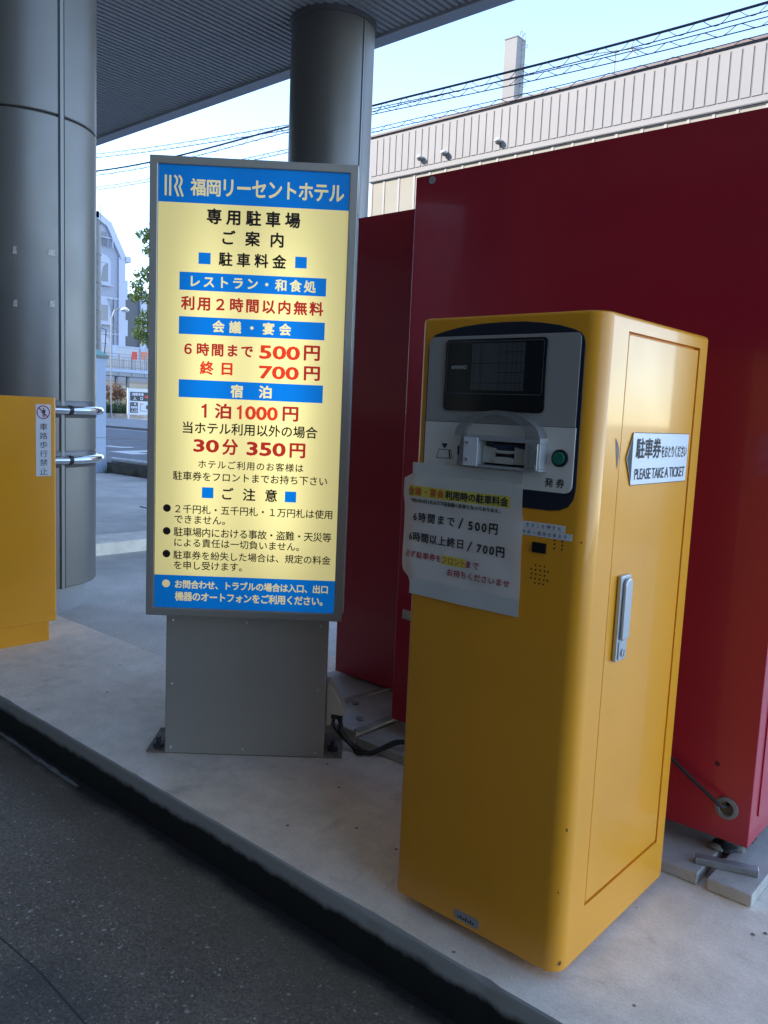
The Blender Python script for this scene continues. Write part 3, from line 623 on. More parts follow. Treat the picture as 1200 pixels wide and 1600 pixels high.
line(face, '福岡', .0655, .156, 1.7785, 1.8285, pl, E_pale, .026); line(face, 'リーセントホテル', .165, .529, 1.780, 1.832, pl, E_pale, .026)
line(face, 'レストラン・和食処', .0705, .453, 1.5085, 1.5455, pl, E_pale, .03)
line(face, '会議・宴会', .139, .381, 1.3755, 1.4135, pl, E_pale, .035)
line(face, '宿', .1985, .237, 1.179, 1.220, pl, E_pale, .035); line(face, '泊', .286, .326, 1.181, 1.2205, pl, E_pale, .035)
line(face, 'お問合わせ、トラブルの場合は入口、出口', .0345, .5227, .568, .5962, pl, E_pale, .03); line(face, '機器のオートフォンをご利用ください。', .035, .5075, .5275, .558, pl, E_pale, .03)
mb = MB(); mb.disc((.0065, FY-.0016, .5825), (1, 0, 0), (0, 0, 1), .0125, E_pale, 28)
mb.build('bullet_mark', face)
mb = MB(); pl = sf(.0016)
for s, u0, u1, v0, v1, bd in (('専用駐車場', .116, .399, 1.6975, 1.744, .036), ('ご案内', .164, .350, 1.638, 1.683, .030), ('駐車料金', .1543, .360, 1.5755, 1.618, .030),
        ('当ホテル利用以外の場合', .0524, .4725, 1.0625, 1.100, .018), ('ホテルご利用のお客様は', .1026, .432, .955, .982, .014), ('駐車券をフロントまでお持ち下さい', .024, .5085, .915, .944, .014),
        ('ご注意', .179, .352, .858, .898, .024),
        ('２千円札・五千円札・１万円札は使用', .0324, .5285, .810, .8387, .013), ('できません。', .030, .190, .778, .8047, .013),
        ('駐車場内における事故・盗難・天災等', .0287, .528, .736, .766, .013), ('による責任は一切負いません。', .031, .4268, .703, .7310, .013),
        ('駐車券を紛失した場合は、規定の料金', .0284, .5283, .6628, .691, .013), ('を申し受けます。', .0306, .2465, .630, .6583, .013)):
    line(face, s, u0, u1, v0, v1, pl, M_sblk, bd)
for v in (.825, .752, .679): mb = MB(); mb.disc((.0065, FY-.0016, v), (1, 0, 0), (0, 0, 1), .0122, M_sblk, 28); mb.build('bullet_mark', face)
for s, u0, u1, v0, v1, bd, m in (('利用２時間以内無料', .0418, .478, 1.4395, 1.4825, .036, E_red), ('６時間まで', .0535, .2655, 1.303, 1.343, .036, E_red), ('500', .2845, .4105, 1.302, 1.3445, .034, E_red2), ('円', .422, .472, 1.303, 1.3497, .034, E_red),
        ('終', .1028, .1455, 1.2455, 1.288, .036, E_red2), ('日', .1695, .2032, 1.247, 1.285, .036, E_red2), ('700', .285, .4087, 1.2413, 1.282, .034, E_red2), ('円', .424, .4742, 1.242, 1.286, .034, E_red),
        ('泊', .1505, .2022, 1.112, 1.1597, .034, E_red), ('000', .245, .3472, 1.113, 1.1557, .034, E_red2), ('円', .3617, .411, 1.113, 1.1591, .034, E_red),
        ('30', .0864, .1664, 1.0055, 1.0462, .036, E_red), ('分', .176, .226, 1.000, 1.0506, .034, E_red), ('350', .252, .375, 1.0015, 1.0451, .036, E_red), ('円', .387, .4364, .9995, 1.0462, .034, E_red)):
    line(face, s, u0, u1, v0, v1, pl, m, bd)
for (u0, u1, m) in ((.1097, .1258, E_red), (.2192, .2345, E_red2)):
    mb = MB(); poly(mb, [(u1-.0078, 1.1135), (u1, 1.1135), (u1, 1.1565), (u1-.0055, 1.1565), (u1-.0095, 1.1515), (u0, 1.1490), (u0, 1.1425), (u1-.0078, 1.1440)], sf(.0016), m); mb.build('lettering', face)
mb = MB(); mb.box(0, .524, 0, .16, .002, .484, M_base); base = mb.build('base', sg, bevel=.004)
mb = MB(); mb.box(.505, .527, -.0006, .001, .003, .4795, M_base); mb.build('base_flange', base)
for (u, v) in ((.0204, .453), (.261, .454), (.502, .4523), (.020, .2396), (.501, .236), (.0175, .022), (.257, .0225), (.499, .017)):
    mb = MB(); mb.lathe([(0, .0028), (.003, .0024), (.0048, .001), (.005, 0)], (0, 0, 0), M_steel, 14); s = mb.build('screw', base, smooth=True); s.location = (u, -.0004, v); s.rotation_euler = (R(90), 0, 0)
mb = MB(); mb.box(-.062, .588, .0015, .20, .0, .0085, mat('rusty foot plate', (.20, .17, .14), .8, .1, var=.5, vscale=25)); fpz = mb.build('foot_plate', sg, bevel=.002)
for (u, d) in ((-.028, .03), (.556, .045)):
    mb = MB(); mb.prism([(u+.017*math.cos(R(60*i)), d+.017*math.sin(R(60*i))) for i in range(6)], .0085, .024, M_dark); mb.disc((u, d, .024), (1, 0, 0), (0, 1, 0), .008, M_dark, 12, h=.022); mb.build('anchor_bolt', fpz)
mb = MB(); M_bei = mat('beige weatherproof plastic', (.52, .48, .38), .45)
mb.prism([(.0, .10), (.0, .245), (.012, .245), (.040, .200), (.064, .155), (.066, .140), (.060, .134), (.016, .139), (.016, .10)], .035, .115, M_bei, 'y')
sb = mb.build('socket_box', sg, bevel=.005); sb.location = (.528, 0, 0)
mb = MB(); mb.box(.018, .052, .05, .10, .118, .1355, M_rub); mb.tube([(.046, .07, .135), (.047, .07, .112), (.050, .07, .095)], [.011, .010, .006], M_rub, 10); mb.build('plug', sb)
# power cables of the sign
mb = MB()
def spline(pts, n=10):
    pts = [Vector(p) for p in pts]; e = [pts[0]*2-pts[1]]+pts+[pts[-1]*2-pts[-2]]; out = []
    for i in range(1, len(e)-2):
        p0, p1, p2, p3 = e[i-1:i+3]
        for s in range(n):
            t = s/n; out.append(.5*((2*p1)+(-p0+p2)*t+(2*p0-5*p1+4*p2-p3)*t*t+(-p0+3*p1-3*p2+p3)*t**3))
    return out+[pts[-1]]
def S2W(u, d, z): c, s = math.cos(R(42.644)), math.sin(R(42.644)); return (-2.22+u*c-d*s, 1.495+u*s+d*c, z)
a = S2W(.578, .07, .096)
mb.tube(spline([a, (a[0]+.01, a[1]+.0, .065), (-1.80, 1.965, .02), (-1.74, 1.985, .009), (-1.66, 2.03, .060), (-1.55, 2.05, .060), (-1.30, 2.06, .058), (-1.10, 2.07, .058)]), .0085, M_rub, 8)
a = S2W(.556, .07, .12)
mb.tube(spline([a, (a[0]+.005, a[1], .08), (-1.815, 1.97, .012), (-1.765, 1.955, .006), (-1.70, 2.0, .03), (-1.62, 2.06, .056), (-1.3, 2.08, .055)]), .005, M_rub, 8)
tag(mb.build('power_cable', smooth=True), 'black power cable looping from the sign socket across the slabs', 'cable')

# ================================================================== RED BOXES on their slabs
def red_mat():
    m = mat('glossy red panel', (.40, .012, .034), .34, var=.08, vscale=1.4, coat=.3, bump=.006, bscale=3, rvar=.05)
    return m
M_red = red_mat()
RG = 'tall glossy red boxes'
r1 = thing('red_cabinet', 'tall glossy red cabinet directly behind the yellow ticket machine', 'cabinet', (-1.77, 2.12, 0), group=RG)
mb = MB(); mb.box(0, 1.205, 0, .9, .087, 1.917, M_red); c1_ = mb.build('body', r1, bevel=.003)
mb = MB(); mb.prism(rrect(.06, .84, .15, 1.85, .01), 1.205, 1.2085, M_red, 'x'); mb.build('end_panel', r1, bevel=.001)
mb = MB(); mb.disc((.068, -.0003, 1.898), (1, 0, 0), (0, 0, 1), .012, mat('grey plastic cap', (.36, .37, .38), .5), 24, h=.003); mb.build('hole_cap', r1)
mb = MB(); c = Vector((1.146, 0, .175)); M_grom = mat('grey grommet', (.20, .21, .20), .5)
vs = []; k = 28
for r_, y_ in ((.0295, 0), (.0285, -.006), (.020, -.0075), (.0175, -.003)): vs += [(c.x+r_*math.cos(2*math.pi*i/k), y_, c.z+r_*math.sin(2*math.pi*i/k)) for i in range(k)]
mb.add(vs, [(j*k+i, j*k+(i+1) % k, (j+1)*k+(i+1) % k, (j+1)*k+i) for j in range(3) for i in range(k)], M_grom); gm = mb.build('grommet', r1, smooth=True)
mb = MB(); mb.disc((c.x, -.0015, c.z), (1, 0, 0), (0, 0, 1), .0178, M_black, 24); mb.build('cable_hole', gm)
mb = MB(); mb.disc((1.112, -.0006, .285), (1, 0, 0), (0, 0, 1), .007, mat('dirt mark', (.09, .012, .014), .7), 16); mb.build('dirt_spot', r1)
def feet(parent, spots):
    for (x, y) in spots:
        mb = MB(); mb.lathe([(0, .0335), (.032, .0335), (.032, .044), (.012, .052), (.012, .092)], (x, y, 0), M_dark, 16); mb.build('foot', parent, smooth=True, ang=30)
feet(r1, ((.10, .06), (1.13, .07), (.62, .08)))
mb = MB(); M_galv = mat('dull galvanised angle', (.30, .31, .32), .5, .6, var=.2, vscale=30); mb.box(.02, 1.19, .10, .14, .0555, .0868, M_dark); mb.build('underframe', r1)
r2 = thing('red_cabinet', 'tall glossy red cabinet set back between the lit sign and the ticket machine', 'cabinet', (-2.325, 2.40, 0), group=RG)
mb = MB(); mb.box(0, .552, 0, .6, .064, 1.908, M_red); mb.build('body', r2, bevel=.003)
mb = MB(); mb.prism([(.540, .49), (.551, .491), (.551, .545), (.541, .548)], -.0012, 0, M_tape, 'y'); mb.build('tape_patch', r2)
feet(r2, ((.06, .05), (.45, .08)))
# tape visible beside the machine, on the nearer cabinet
mb = MB(); mb.prism([(.028, .455), (.10, .452), (.10, .485), (.030, .487)], -.0014, 0, M_tape, 'y'); mb.build('tape_patch', r1)
# cord
mb = MB(); mb.tube(spline([(-.622, 2.116, .180), (-.632, 2.098, .186), (-.655, 2.095, .200), (-.72, 2.10, .236), (-.80, 2.105, .285), (-.90, 2.108, .35)]), .0048, M_rub, 8)
tag(mb.build('cord', smooth=True), 'thin black cord running down into the grommet of the red cabinet', 'cord')
# slabs
SG = 'concrete paving slabs under the red cabinets'
for (xa, xb, ya, yb, zt, lb) in ((-2.36, -1.835, 2.01, 2.75, .050, 'pale concrete slab under the set back red cabinet beside the lit sign'),
                                 (-1.825, -.645, 2.006, 2.95, .033, 'long concrete slab under the red cabinet behind the ticket machine'),
                                 (-.621, -.512, 2.004, 3.4, .033, 'narrow concrete slab end under the red cabinet corner beside the steel bar')):
    mb = MB(); mb.box(xa, xb, ya, yb, .001, zt, M_conc2)
    tag(mb.build('concrete_slab', bevel=.004), lb, 'slab', SG)
M_strip = mat('weathered grey strip', (.30, .28, .26), .75, var=.25, vscale=20)
mb = MB(); mb.obox((-2.06, 2.32, .053), Vector((.05, 1, 0)).normalized(), Vector((1, -.05, 0)).normalized(), (0, 0, 1), .15, .014, .0035, M_strip); tag(mb.build('flat_bar', bevel=.001), 'flat grey metal strip lying on the slab beneath the set back red cabinet', 'metal strip')
mb = MB(); mb.obox((-1.83, 2.12, .0535), Vector((0, 1, 0)), Vector((1, 0, 0)), (0, 0, 1), .11, .014, .0035, M_strip); tag(mb.build('flat_bar', bevel=.001), 'flat grey metal strip covering the slab joint nearest the black power cable', 'metal strip')
mb = MB(); p0 = Vector((-.672, 2.060, .0425)); p1 = Vector((-.530, 2.110, .0425)); u = (p1-p0).normalized(); v = Vector((-u.y, u.x, 0))
mb.obox((p0+p1)/2, u, v, (0, 0, 1), (p1-p0).length/2, .014, .009, M_galv); tag(mb.build('steel_bar', bevel=.0025), 'short grey steel bar lying across the slab gap under the red cabinet corner', 'bar')
M_stone = mat('grey stone', (.24, .23, .21), .85, var=.3, vscale=30)
def pebble(x, y, z, r, label, sq=.5, name='stone'):
    mb = MB(); bm = bmesh.new(); bmesh.ops.create_icosphere(bm, subdivisions=2, radius=r)
    mb.add([(v.co.x*1.4*(1+.3*noise.noise(v.co*60+Vector((x, y, 0)))), v.co.y*(1+.3*noise.noise(v.co*50)), v.co.z*sq) for v in bm.verts], [tuple(q.index for q in f.verts) for f in bm.faces], M_stone); bm.free()
    o = mb.build(name, smooth=True, ang=50); o.location = (x, y, z+r*sq*.8); tag(o, label, 'stone'); return o
pebble(-.655, 2.165, .033, .016, 'lump of grey stone under the red cabinet beside the steel bar')
pebble(-.61, 2.20, .033, .014, 'smaller stone under the red cabinet corner')
pebble(-1.90, 2.10, .050, .013, 'small dark stone on the slab nearest the socket box')
pebble(-2.02, 2.20, .050, .012, 'small dark stone on the slab close behind the socket box')
for i, (x, y) in enumerate(((-.475, 1.90), (-.455, 1.925))):
    pebble(x, y, 0, .0035, ('tiny pale stone chip on bare concrete before the slab end', 'tiny dark stone chip just beyond the pale one')[i], .7)

# ================================================================== FAR YELLOW MACHINE on the left
pm = thing('parking_machine', 'plain yellow parking machine with a no walking sticker beside the column', 'parking machine', (-4.12, 1.40, 0))
W2, D2 = .43, .472
mb = MB(); mb.prism(rrect(0, W2, 0, D2, .012), .093, 1.158, M_yel); mb.build('body', pm, bevel=.004)
mb = MB(); mb.prism(rrect(.02, W2-.004, .02, D2-.037, .006), .0, .093, M_yel); mb.build('plinth', pm)
mb = MB(); mb.box(.02, W2-.02, -.004, 0, .15, 1.0, M_plate); mb.build('front_panel', pm)
mb = MB(); mb.prism(rrect(.373, .445, .792, 1.124, .002), W2, W2+.0008, M_white, 'x'); stk = mb.build('sticker', pm)
pl = lambda u, v: (W2+.0014, u, v)
mb = MB()
text(mb, '車', .391, .4275, 1.0055, 1.037, pl, M_ink, .0)
for i, ch in enumerate('車路歩行禁止'):
    if i: text(mb, ch, .391, .4275, 1.0055-.0413*i, 1.036-.0413*i, pl, M_ink, .0)
M_rr = mat('prohibition red', (.42, .015, .06), .5); cx, cz = .4085, 1.088
ro, ri = .0315, .027; k = 40
mb.add([pl(cx+r_*math.cos(2*math.pi*i/k), cz+r_*math.sin(2*math.pi*i/k)) for r_ in (ro, ri) for i in range(k)], [(i, (i+1) % k, k+(i+1) % k, k+i) for i in range(k)], M_rr)
pl2 = lambda u, v: (W2+.0019, u, v)
d_ = .0205; poly(mb, [(cx-d_-.0018, cz+d_-.0018), (cx-d_+.0018, cz+d_+.0018), (cx+d_+.0018, cz-d_+.0018), (cx+d_-.0018, cz-d_-.0018)], pl2, M_rr)
mb.add([pl(cx+.0005+.0035*math.cos(2*math.pi*i/12), cz+.0175+.0035*math.sin(2*math.pi*i/12)) for i in range(12)], [tuple(range(12))], M_ink)
poly(mb, [(cx-.003, cz+.012), (cx+.009, cz+.012), (cx+.011, cz+.002), (cx+.0075, cz-.004), (cx+.0065, cz-.022), (cx+.0035, cz-.022), (cx+.003, cz-.006), (cx+.001, cz-.006), (cx+.0005, cz-.022), (cx-.003, cz-.022), (cx-.003, cz-.004), (cx-.009, cz-.002), (cx-.0085, cz+.001), (cx-.004, cz+.002)], pl, M_ink)
mb.build('lettering', stk)

# ================================================================== BUILDING ACROSS THE STREET (ribbed parapet)
hb_ = thing('office_building', 'long pale building with ribbed parapet and cream window blinds across the street', 'building', (0, 25, 0))
M_fac = mat('pale ribbed cladding', (.29, .28, .282), .6, var=.04, vscale=.6); M_fac2 = mat('pale render', (.30, .29, .29), .7, var=.05, vscale=.5); M_groove = mat('cladding joint', (.19, .185, .19), .7)
mb = MB(); mb.box(-23.3, -3.5, .12, 12, ROAD, 10.30, M_fac2); mb.box(-23.3, -3.5, .12, 12, 10.30, 11.95, M_fac2)
mb.box(-23.3, -3.5, -.06, .12, 7.2, 8.15, M_fac2); mb.box(-23.3, -3.5, 0, .12, ROAD, 1.0, M_fac2); mb.box(-23.3, -3.5, -.02, .12, 3.4, 4.4, M_fac2); mb.box(-23.3, -3.5, 0, .12, 5.5, 7.2, M_fac2)
mb.build('wall', hb_)
mb = MB(); mb.box(-23.3, -3.5, -.03, .10, 10.38, 12.06, M_fac); x = -23.3+.10
while x < -3.9:
    mb.box(x, x+.27, -.05, -.03, 10.56, 11.93, M_fac); mb.box(x+.272, x+.323, -.034, -.0295, 10.56, 11.93, M_groove); x += .325
mb.build('parapet', hb_)
mb = MB(); mb.box(-23.36, -3.4, -.10, .3, 12.06, 12.13, mat('dark coping', (.16, .12, .12), .5)); mb.build('coping', hb_)
mb = MB(); mb.box(-23.3, -3.5, -.06, .1, 10.36, 10.40, M_fac); mb.box(-23.3, -3.5, -.05, .1, 10.335, 10.36, M_groove); mb.build('ledge', hb_)
M_blind = mat('cream blind', (.34, .315, .265), .7, var=.06, vscale=.8); M_fr = mat('white window frame', (.38, .36, .345), .5)
mull = [-23.2, -22.55, -21.78, -21.0, -20.25, -19.5, -18.72, -17.95, -17.2, -16.45, -15.8, -15.0, -14.25, -13.5, -12.7, -11.85, -11.1, -10.4, -9.65, -8.97, -8.15]
while mull[-1] < -4.4: mull.append(mull[-1]+.77)
for xa, xb in zip(mull, mull[1:]):
    mb = MB(); f = .045
    mb.box(xa-f+.02, xa+f+.02, -.0, .10, 8.15, 10.33, M_fr); mb.box(xa+f+.02, xb-f+.02, -.0, .10, 8.15, 8.22, M_fr); mb.box(xa+f+.02, xb-f+.02, 0, .10, 10.29, 10.33, M_fr)
    wd = mb.build('window', hb_)
    mb = MB(); mb.box(xa+f+.02, xb-f+.02, .02, .09, 8.22, 10.29, M_blind); mb.build('blind', wd)
LG = 'round wall lamps on the ribbed parapet'
for (x, z, lb) in ((-20.62, 10.86, 'small round wall lamp on the parapet, nearest the round column'), (-19.46, 10.84, 'small round wall lamp, the middle one on the ribbed parapet'), (-17.09, 10.84, 'small round wall lamp on the parapet below the chimney')):
    t = thing('wall_lamp', lb, 'wall lamp', (x, 24.93, z), group=LG)
    mb = MB(); mb.lathe([(0, .08), (.08, .066), (.125, .02), (.13, -.03), (.11, -.05)], (0, -.09, 0), mat('lamp hood', (.62, .60, .60), .5), 20); mb.build('hood', t, smooth=True)
    mb = MB(); mb.lathe([(.10, -.04), (.085, -.10), (.04, -.13), (0, -.135)], (0, -.09, 0), mat('lamp glass', (.16, .14, .14), .2), 20); mb.box(-.05, .05, -.12, .02, -.05, .05, M_fr); mb.build('globe', t, smooth=True)
ch = thing('chimney', 'pale square chimney with a ladder rising behind the ribbed parapet', 'chimney', (-20.95, 31, 0))
M_chim = mat('chimney paint', (.27, .26, .255), .7, var=.06, vscale=.5)
mb = MB(); mb.box(-.31, .31, 0, .62, 14.9, 17.36, M_chim)
mb.add([(a*s, y, z) for (s, e, z) in ((.31, 0, 14.9), (.42, .1, 14.3), (.42, .1, 0)) for a, y in ((-1, -e), (1, -e), (1, .62+e), (-1, .62+e))], [(j*4+i, j*4+(i+1) % 4, j*4+4+(i+1) % 4, j*4+4+i) for j in (0, 1) for i in range(4)], M_chim)
mb.box(-.33, .33, -.02, .64, 17.36, 17.41, M_groove); mb.build('stack', ch)
mb = MB(); M_lad = mat('ladder steel', (.22, .22, .24), .5, .5)
for y in (.2, .45): mb.tube([(.44, y, 12.5), (.44, y, 17.55), (.38, y, 17.65), (.30, y, 17.5)], .016, M_lad, 6)
z = 12.7
while z < 17.5: mb.tube([(.44, .2, z), (.44, .45, z)], .012, M_lad, 5); z += .3
for z in (13, 13.8, 14.6, 15.4, 16.2, 17):
    mb.tube([(.44, .2, z), (.52, .16, z+.03), (.62, .25, z+.03), (.64, .325, z+.03), (.62, .40, z+.03), (.52, .49, z+.03), (.44, .45, z)], .01, M_lad, 5)
mb.build('ladder', ch)
an = thing('roof_antenna', 'thin television antenna on a mast above the ribbed parapet', 'antenna', (-13.95, 27, 12.0))
mb = MB(); mb.tube([(0, 0, 0), (0, 0, 1.85)], .022, M_lad, 6); mb.build('mast', an)
mb = MB(); mb.tube([(-1.15, 0, 1.92), (.95, 0, 1.66)], .015, M_lad, 5)
for i in range(14):
    t_ = i/13; x = -1.1+1.6*t_; z = 1.915-.2*t_; mb.tube([(x, -.12, z-.03), (x, .12, z+.03)], .008, M_lad, 4)
for dz, dy in ((.28, .1), (.16, -.2), (-.16, .2), (-.3, -.1), (.05, .3)): mb.tube([(.55, 0, 1.71), (.75, dy, 1.70+dz)], .012, M_lad, 4)
mb.build('boom', an)

# ================================================================== OVERHEAD WIRES
M_wire = mat('cable sheath', (.05, .055, .075), .6)
def wire(pts, r): return spline(pts, 14)
def helix(path, off, amp, pitch, turn):
    out = []; s = 0
    L_ = [0]
    for a, b in zip(path, path[1:]): L_.append(L_[-1]+(b-a).length)
    tot = L_[-1]; n = int(tot/pitch*12); j = 0
    for i in range(n+1):
        d = tot*i/n
        while j < len(L_)-2 and L_[j+1] < d: j += 1
        t = (d-L_[j])/max(1e-6, L_[j+1]-L_[j]); p = path[j].lerp(path[j+1], t); ph = 2*math.pi*d/pitch+turn
        out.append(p+Vector((0, math.cos(ph)*amp*.6, off+math.sin(ph)*amp)))
    return out
WG = 'overhead cables crossing the sky'
def cable(label, pts, r, drop, rl, sp=True, amp=.05):
    t = thing('overhead_cable', label, 'cable', (0, 0, 0), group=WG)
    up = wire(pts, r); lo_ = [p-Vector((0, 0, drop)) for p in up]
    mb = MB(); mb.tube(up, r, M_wire, 6); mb.build('upper_strand', t, smooth=True)
    mb = MB(); mb.tube(lo_, rl, M_wire, 6); mb.build('lower_strand', t, smooth=True)
    if sp: mb = MB(); mb.tube(helix(up, -drop/2, amp, .5, random.random()*6), .0055, M_wire, 4); mb.build('spiral_hanger', t)
cable('thick black overhead cable, uppermost where it passes the chimney', [(-34, 12.1, 9.0), (-21.4, 12.1, 7.40), (-13.6, 12.1, 7.10), (-11.1, 12.1, 7.03), (-4.0, 12.1, 6.90), (6, 12.1, 7.2)], .019, .11, .008, True, .066)
cable('thin spiral hung cable just below the thick one beside the chimney', [(-34, 11.9, 9.5), (-21.4, 11.9, 7.78), (-13.6, 11.9, 7.05), (-11.1, 11.9, 6.88), (-4.0, 11.9, 6.62), (6, 11.9, 6.8)], .0075, .10, .008)
cable('lowest spiral hung cable, close along the parapet coping', [(-34, 12, 8.16), (-21.4, 12, 6.94), (-13.6, 12, 6.60), (-11.1, 12, 6.56), (-4.0, 12, 6.45), (6, 12, 6.7)], .0065, .07, .007, True, .042)

# ================================================================== FAR LEFT: gate pillar, low wall, street furniture, houses
gp = thing('gate_pillar', 'light blue square gate pillar with green cap beside the street', 'pillar', (-13.75, 7.70, ROAD))
M_lb = mat('light blue paint', (.42, .50, .66), .6, var=.05)
mb = MB(); mb.box(-.16, .16, -.22, .13, 0, 2.05, M_lb); mb.box(-.163, .163, -.223, .133, .62, .632, M_groove); mb.build('post', gp, bevel=.01)
mb = MB(); mb.box(-.2, .2, -.26, .165, 2.05, 2.10, mat('cap edge', (.2, .22, .22), .6)); mb.add([(-.2, -.26, 2.10), (.2, -.26, 2.10), (.2, .165, 2.10), (-.2, .165, 2.10), (0, -.05, 2.24)], [(0, 1, 4), (1, 2, 4), (2, 3, 4), (3, 0, 4)], mat('verdigris cap', (.22, .44, .42), .6)); mb.build('cap', gp)
lw = thing('low_wall', 'low dark mossy wall with a white pipe rail along the street', 'wall', (-11, 7.92, ROAD))
mb = MB(); mb.box(-2.58, 5, -.08, .10, 0, .19, mat('mossy concrete', (.15, .15, .13), .9, var=.45, vscale=5)); mb.build('coping', lw, bevel=.01)
mb = MB(); mb.tube([(-2.5, 0, .235), (5, 0, .235)], .045, mat('white rail paint', (.66, .67, .68), .5, var=.15, vscale=9), 12); mb.build('pipe_rail', lw, smooth=True)
mb = MB(); M_leaf2 = mat('weed green', (.10, .17, .06), .8)
for i in range(40):
    a = random.random()*6.28; x, y = -13.45+random.gauss(0, .05), 7.76+random.gauss(0, .03); h = .05+random.random()*.12
    mb.add([(x, y, ROAD), (x+.012, y, ROAD), (x+math.cos(a)*.05, y+math.sin(a)*.05, ROAD+h)], [(0, 1, 2)], M_leaf2)
tag(mb.build('weed'), 'small green weed at the foot of the blue gate pillar', 'weed')

# parking direction board across the street
bd = thing('direction_board', 'white framed parking entrance board with red arrow on the far verge', 'sign', (-54, 33.9, ROAD))
M_bw = mat('board white', (.66, .70, .80), .5); M_bk = mat('board black', (.03, .035, .045), .5); M_ba = mat('board red', (.65, .05, .04), .5)
mb = MB(); mb.box(-.12, .0, -1.05, 1.2, .40, 2.32, M_bw); mb.build('frame', bd, bevel=.02)
pl = lambda d: (lambda u, v: (d, u, v))
mb = MB(); rect(mb, -.86, 1.1, 1.42, 2.08, pl(.012), M_bk); rect(mb, -.86, -.22, .54, 1.32, pl(.012), M_bk); mb.build('black_panel', bd)
mb = MB(); text(mb, '2階駐車場', -.74, .25, 1.80, 2.02, pl(.02), M_bw, .03); text(mb, '入', -.60, -.34, 1.47, 1.73, pl(.02), M_bw, .04); text(mb, '口', -.02, .20, 1.49, 1.72, pl(.02), M_bw, .04)
text(mb, '1階', -.72, -.36, 1.10, 1.28, pl(.02), M_bw, .03); text(mb, '駐車場', -.80, -.28, .85, 1.04, pl(.02), M_bw, .03); text(mb, '入口', -.78, -.30, .58, .80, pl(.02), M_bw, .04); mb.build('lettering', bd)
mb = MB(); poly(mb, [(.36, 1.66), (.75, 1.66), (.75, 1.50), (1.05, 1.75), (.75, 2.0), (.75, 1.84), (.36, 1.84)], pl(.02), M_ba)
for q in ((-.05, .25, 1.18, 1.24), (.0, .03, .68, 1.15), (.0, .55, .68, .71)): rect(mb, *q, pl(.02), M_ba if q[3] > 1.2 else M_bk)
rect(mb, .48, .95, .85, 1.12, pl(.02), M_bk); mb.build('arrow_and_map', bd)
mb = MB(); mb.box(-.10, -.02, -1.0, -.88, -.1, .42, M_bw); mb.box(-.10, -.02, .95, 1.07, -.1, .42, M_bw); mb.build('leg', bd)
ft = thing('footbridge', 'grey footbridge with barred railing and white boards across the far street', 'footbridge', (-60, 36, 0))
M_rail = mat('railing grey', (.20, .22, .26), .5, .2); M_fbw = mat('white boards', (.52, .51, .49), .7, var=.05)
mb = MB(); mb.box(-2.0, 0, -12, 14, 3.25, 3.62, mat('bridge deck', (.30, .33, .36), .7)); mb.box(-.02, .08, -12, 14, 3.56, 3.80, M_lb); mb.build('deck', ft)
mb = MB()
for z in (3.95, 4.50, 4.78, 4.98): mb.box(-.04, .0, -12, 14, z-.02, z+.02, M_rail)
y = -12
while y < 14: mb.box(-.035, -.005, y-.014, y+.014, 3.62, 4.78, M_rail); y += .21
y = -12
while y < 14: mb.box(-.07, .03, y-.045, y+.045, 3.3, 5.02, M_rail); y += 1.17
mb.build('railing', ft)
mb = MB(); mb.box(-2.0, -1.9, -12, 14, 3.62, 4.72, M_fbw); y = -12
while y < 14: mb.box(-1.9, -1.885, y, y+.03, 3.62, 4.72, M_groove); y += .55
mb.build('boards', ft)
for y in (.12, 1.15, 4.5, -4): mb = MB(); mb.box(-1.2, -1.0, y-.1, y+.1, ROAD, 3.25, M_rail); mb.build('pier', ft)
mb = MB(); mb.box(-1.15, -1.05, .12, 1.15, 2.55, 2.7, M_rail); mb.box(-1.15, -1.05, .12, 1.15, 2.2, 2.3, M_rail); mb.build('cross_beam', ft)
hw = thing('hoarding', 'pale blue panel fence above the footbridge before the houses', 'fence', (-66, 40, 0))
mb = MB(); mb.box(-.1, 0, -12, 12, ROAD, 5.98, mat('hoarding panel', (.46, .49, .54), .6, var=.05, vscale=.5)); mb.box(-.14, .06, -12, 12, 5.98, 6.1, M_lb); mb.build('panel', hw)
for y in (-1.25, 1.55, 4.3, -4): mb = MB(); mb.box(0, .12, y-.2, y+.2, 4.6, 6.0, M_lb); mb.build('post', hw)
for (y, z, h_, lb, c) in ((37.05, 4.95, .62, 'small red sign fixed to the footbridge railing', M_ba), ):
    mb = MB(); mb.box(-59.95, -59.92, y-.24, y+.24, z-h_/2, z+h_/2, c); o = mb.build('notice_plate'); tag(o, lb, 'sign')
mb = MB(); mb.box(-65.9, -65.86, 41.4, 42.0, 5.0, 5.75, mat('orange netting', (.70, .22, .12), .7)); tag(mb.build('warning_board'), 'orange board on the pale fence above the footbridge', 'sign')
mb = MB(); mb.box(-65.9, -65.86, 42.3, 43.4, 5.3, 5.75, mat('muted red board', (.42, .18, .18), .7)); mb.box(-65.9, -65.86, 42.3, 43.4, 4.85, 5.25, mat('grey-blue board', (.33, .38, .46), .7)); tag(mb.build('warning_board'), 'two tone board on the pale fence beside the orange one', 'sign')
sh = thing('shop_building', 'low shop with pale awning and dark open front behind the verge', 'shop', (-63.5, 38, ROAD))
mb = MB(); mb.box(-6, 0, -9, 9, 0, 3.1, mat('shop wall', (.38, .37, .36), .8)); mb.build('wall', sh)
mb = MB(); mb.box(0, .9, -9, 9, 2.35, 2.9, mat('shop awning', (.62, .57, .50), .7)); mb.build('awning', sh)
for (ya, yb) in ((-2.0, -.2), (-.05, .9)): mb = MB(); mb.box(0, .04, ya, yb, .2, 2.3, M_glassd); mb.build('opening', sh)
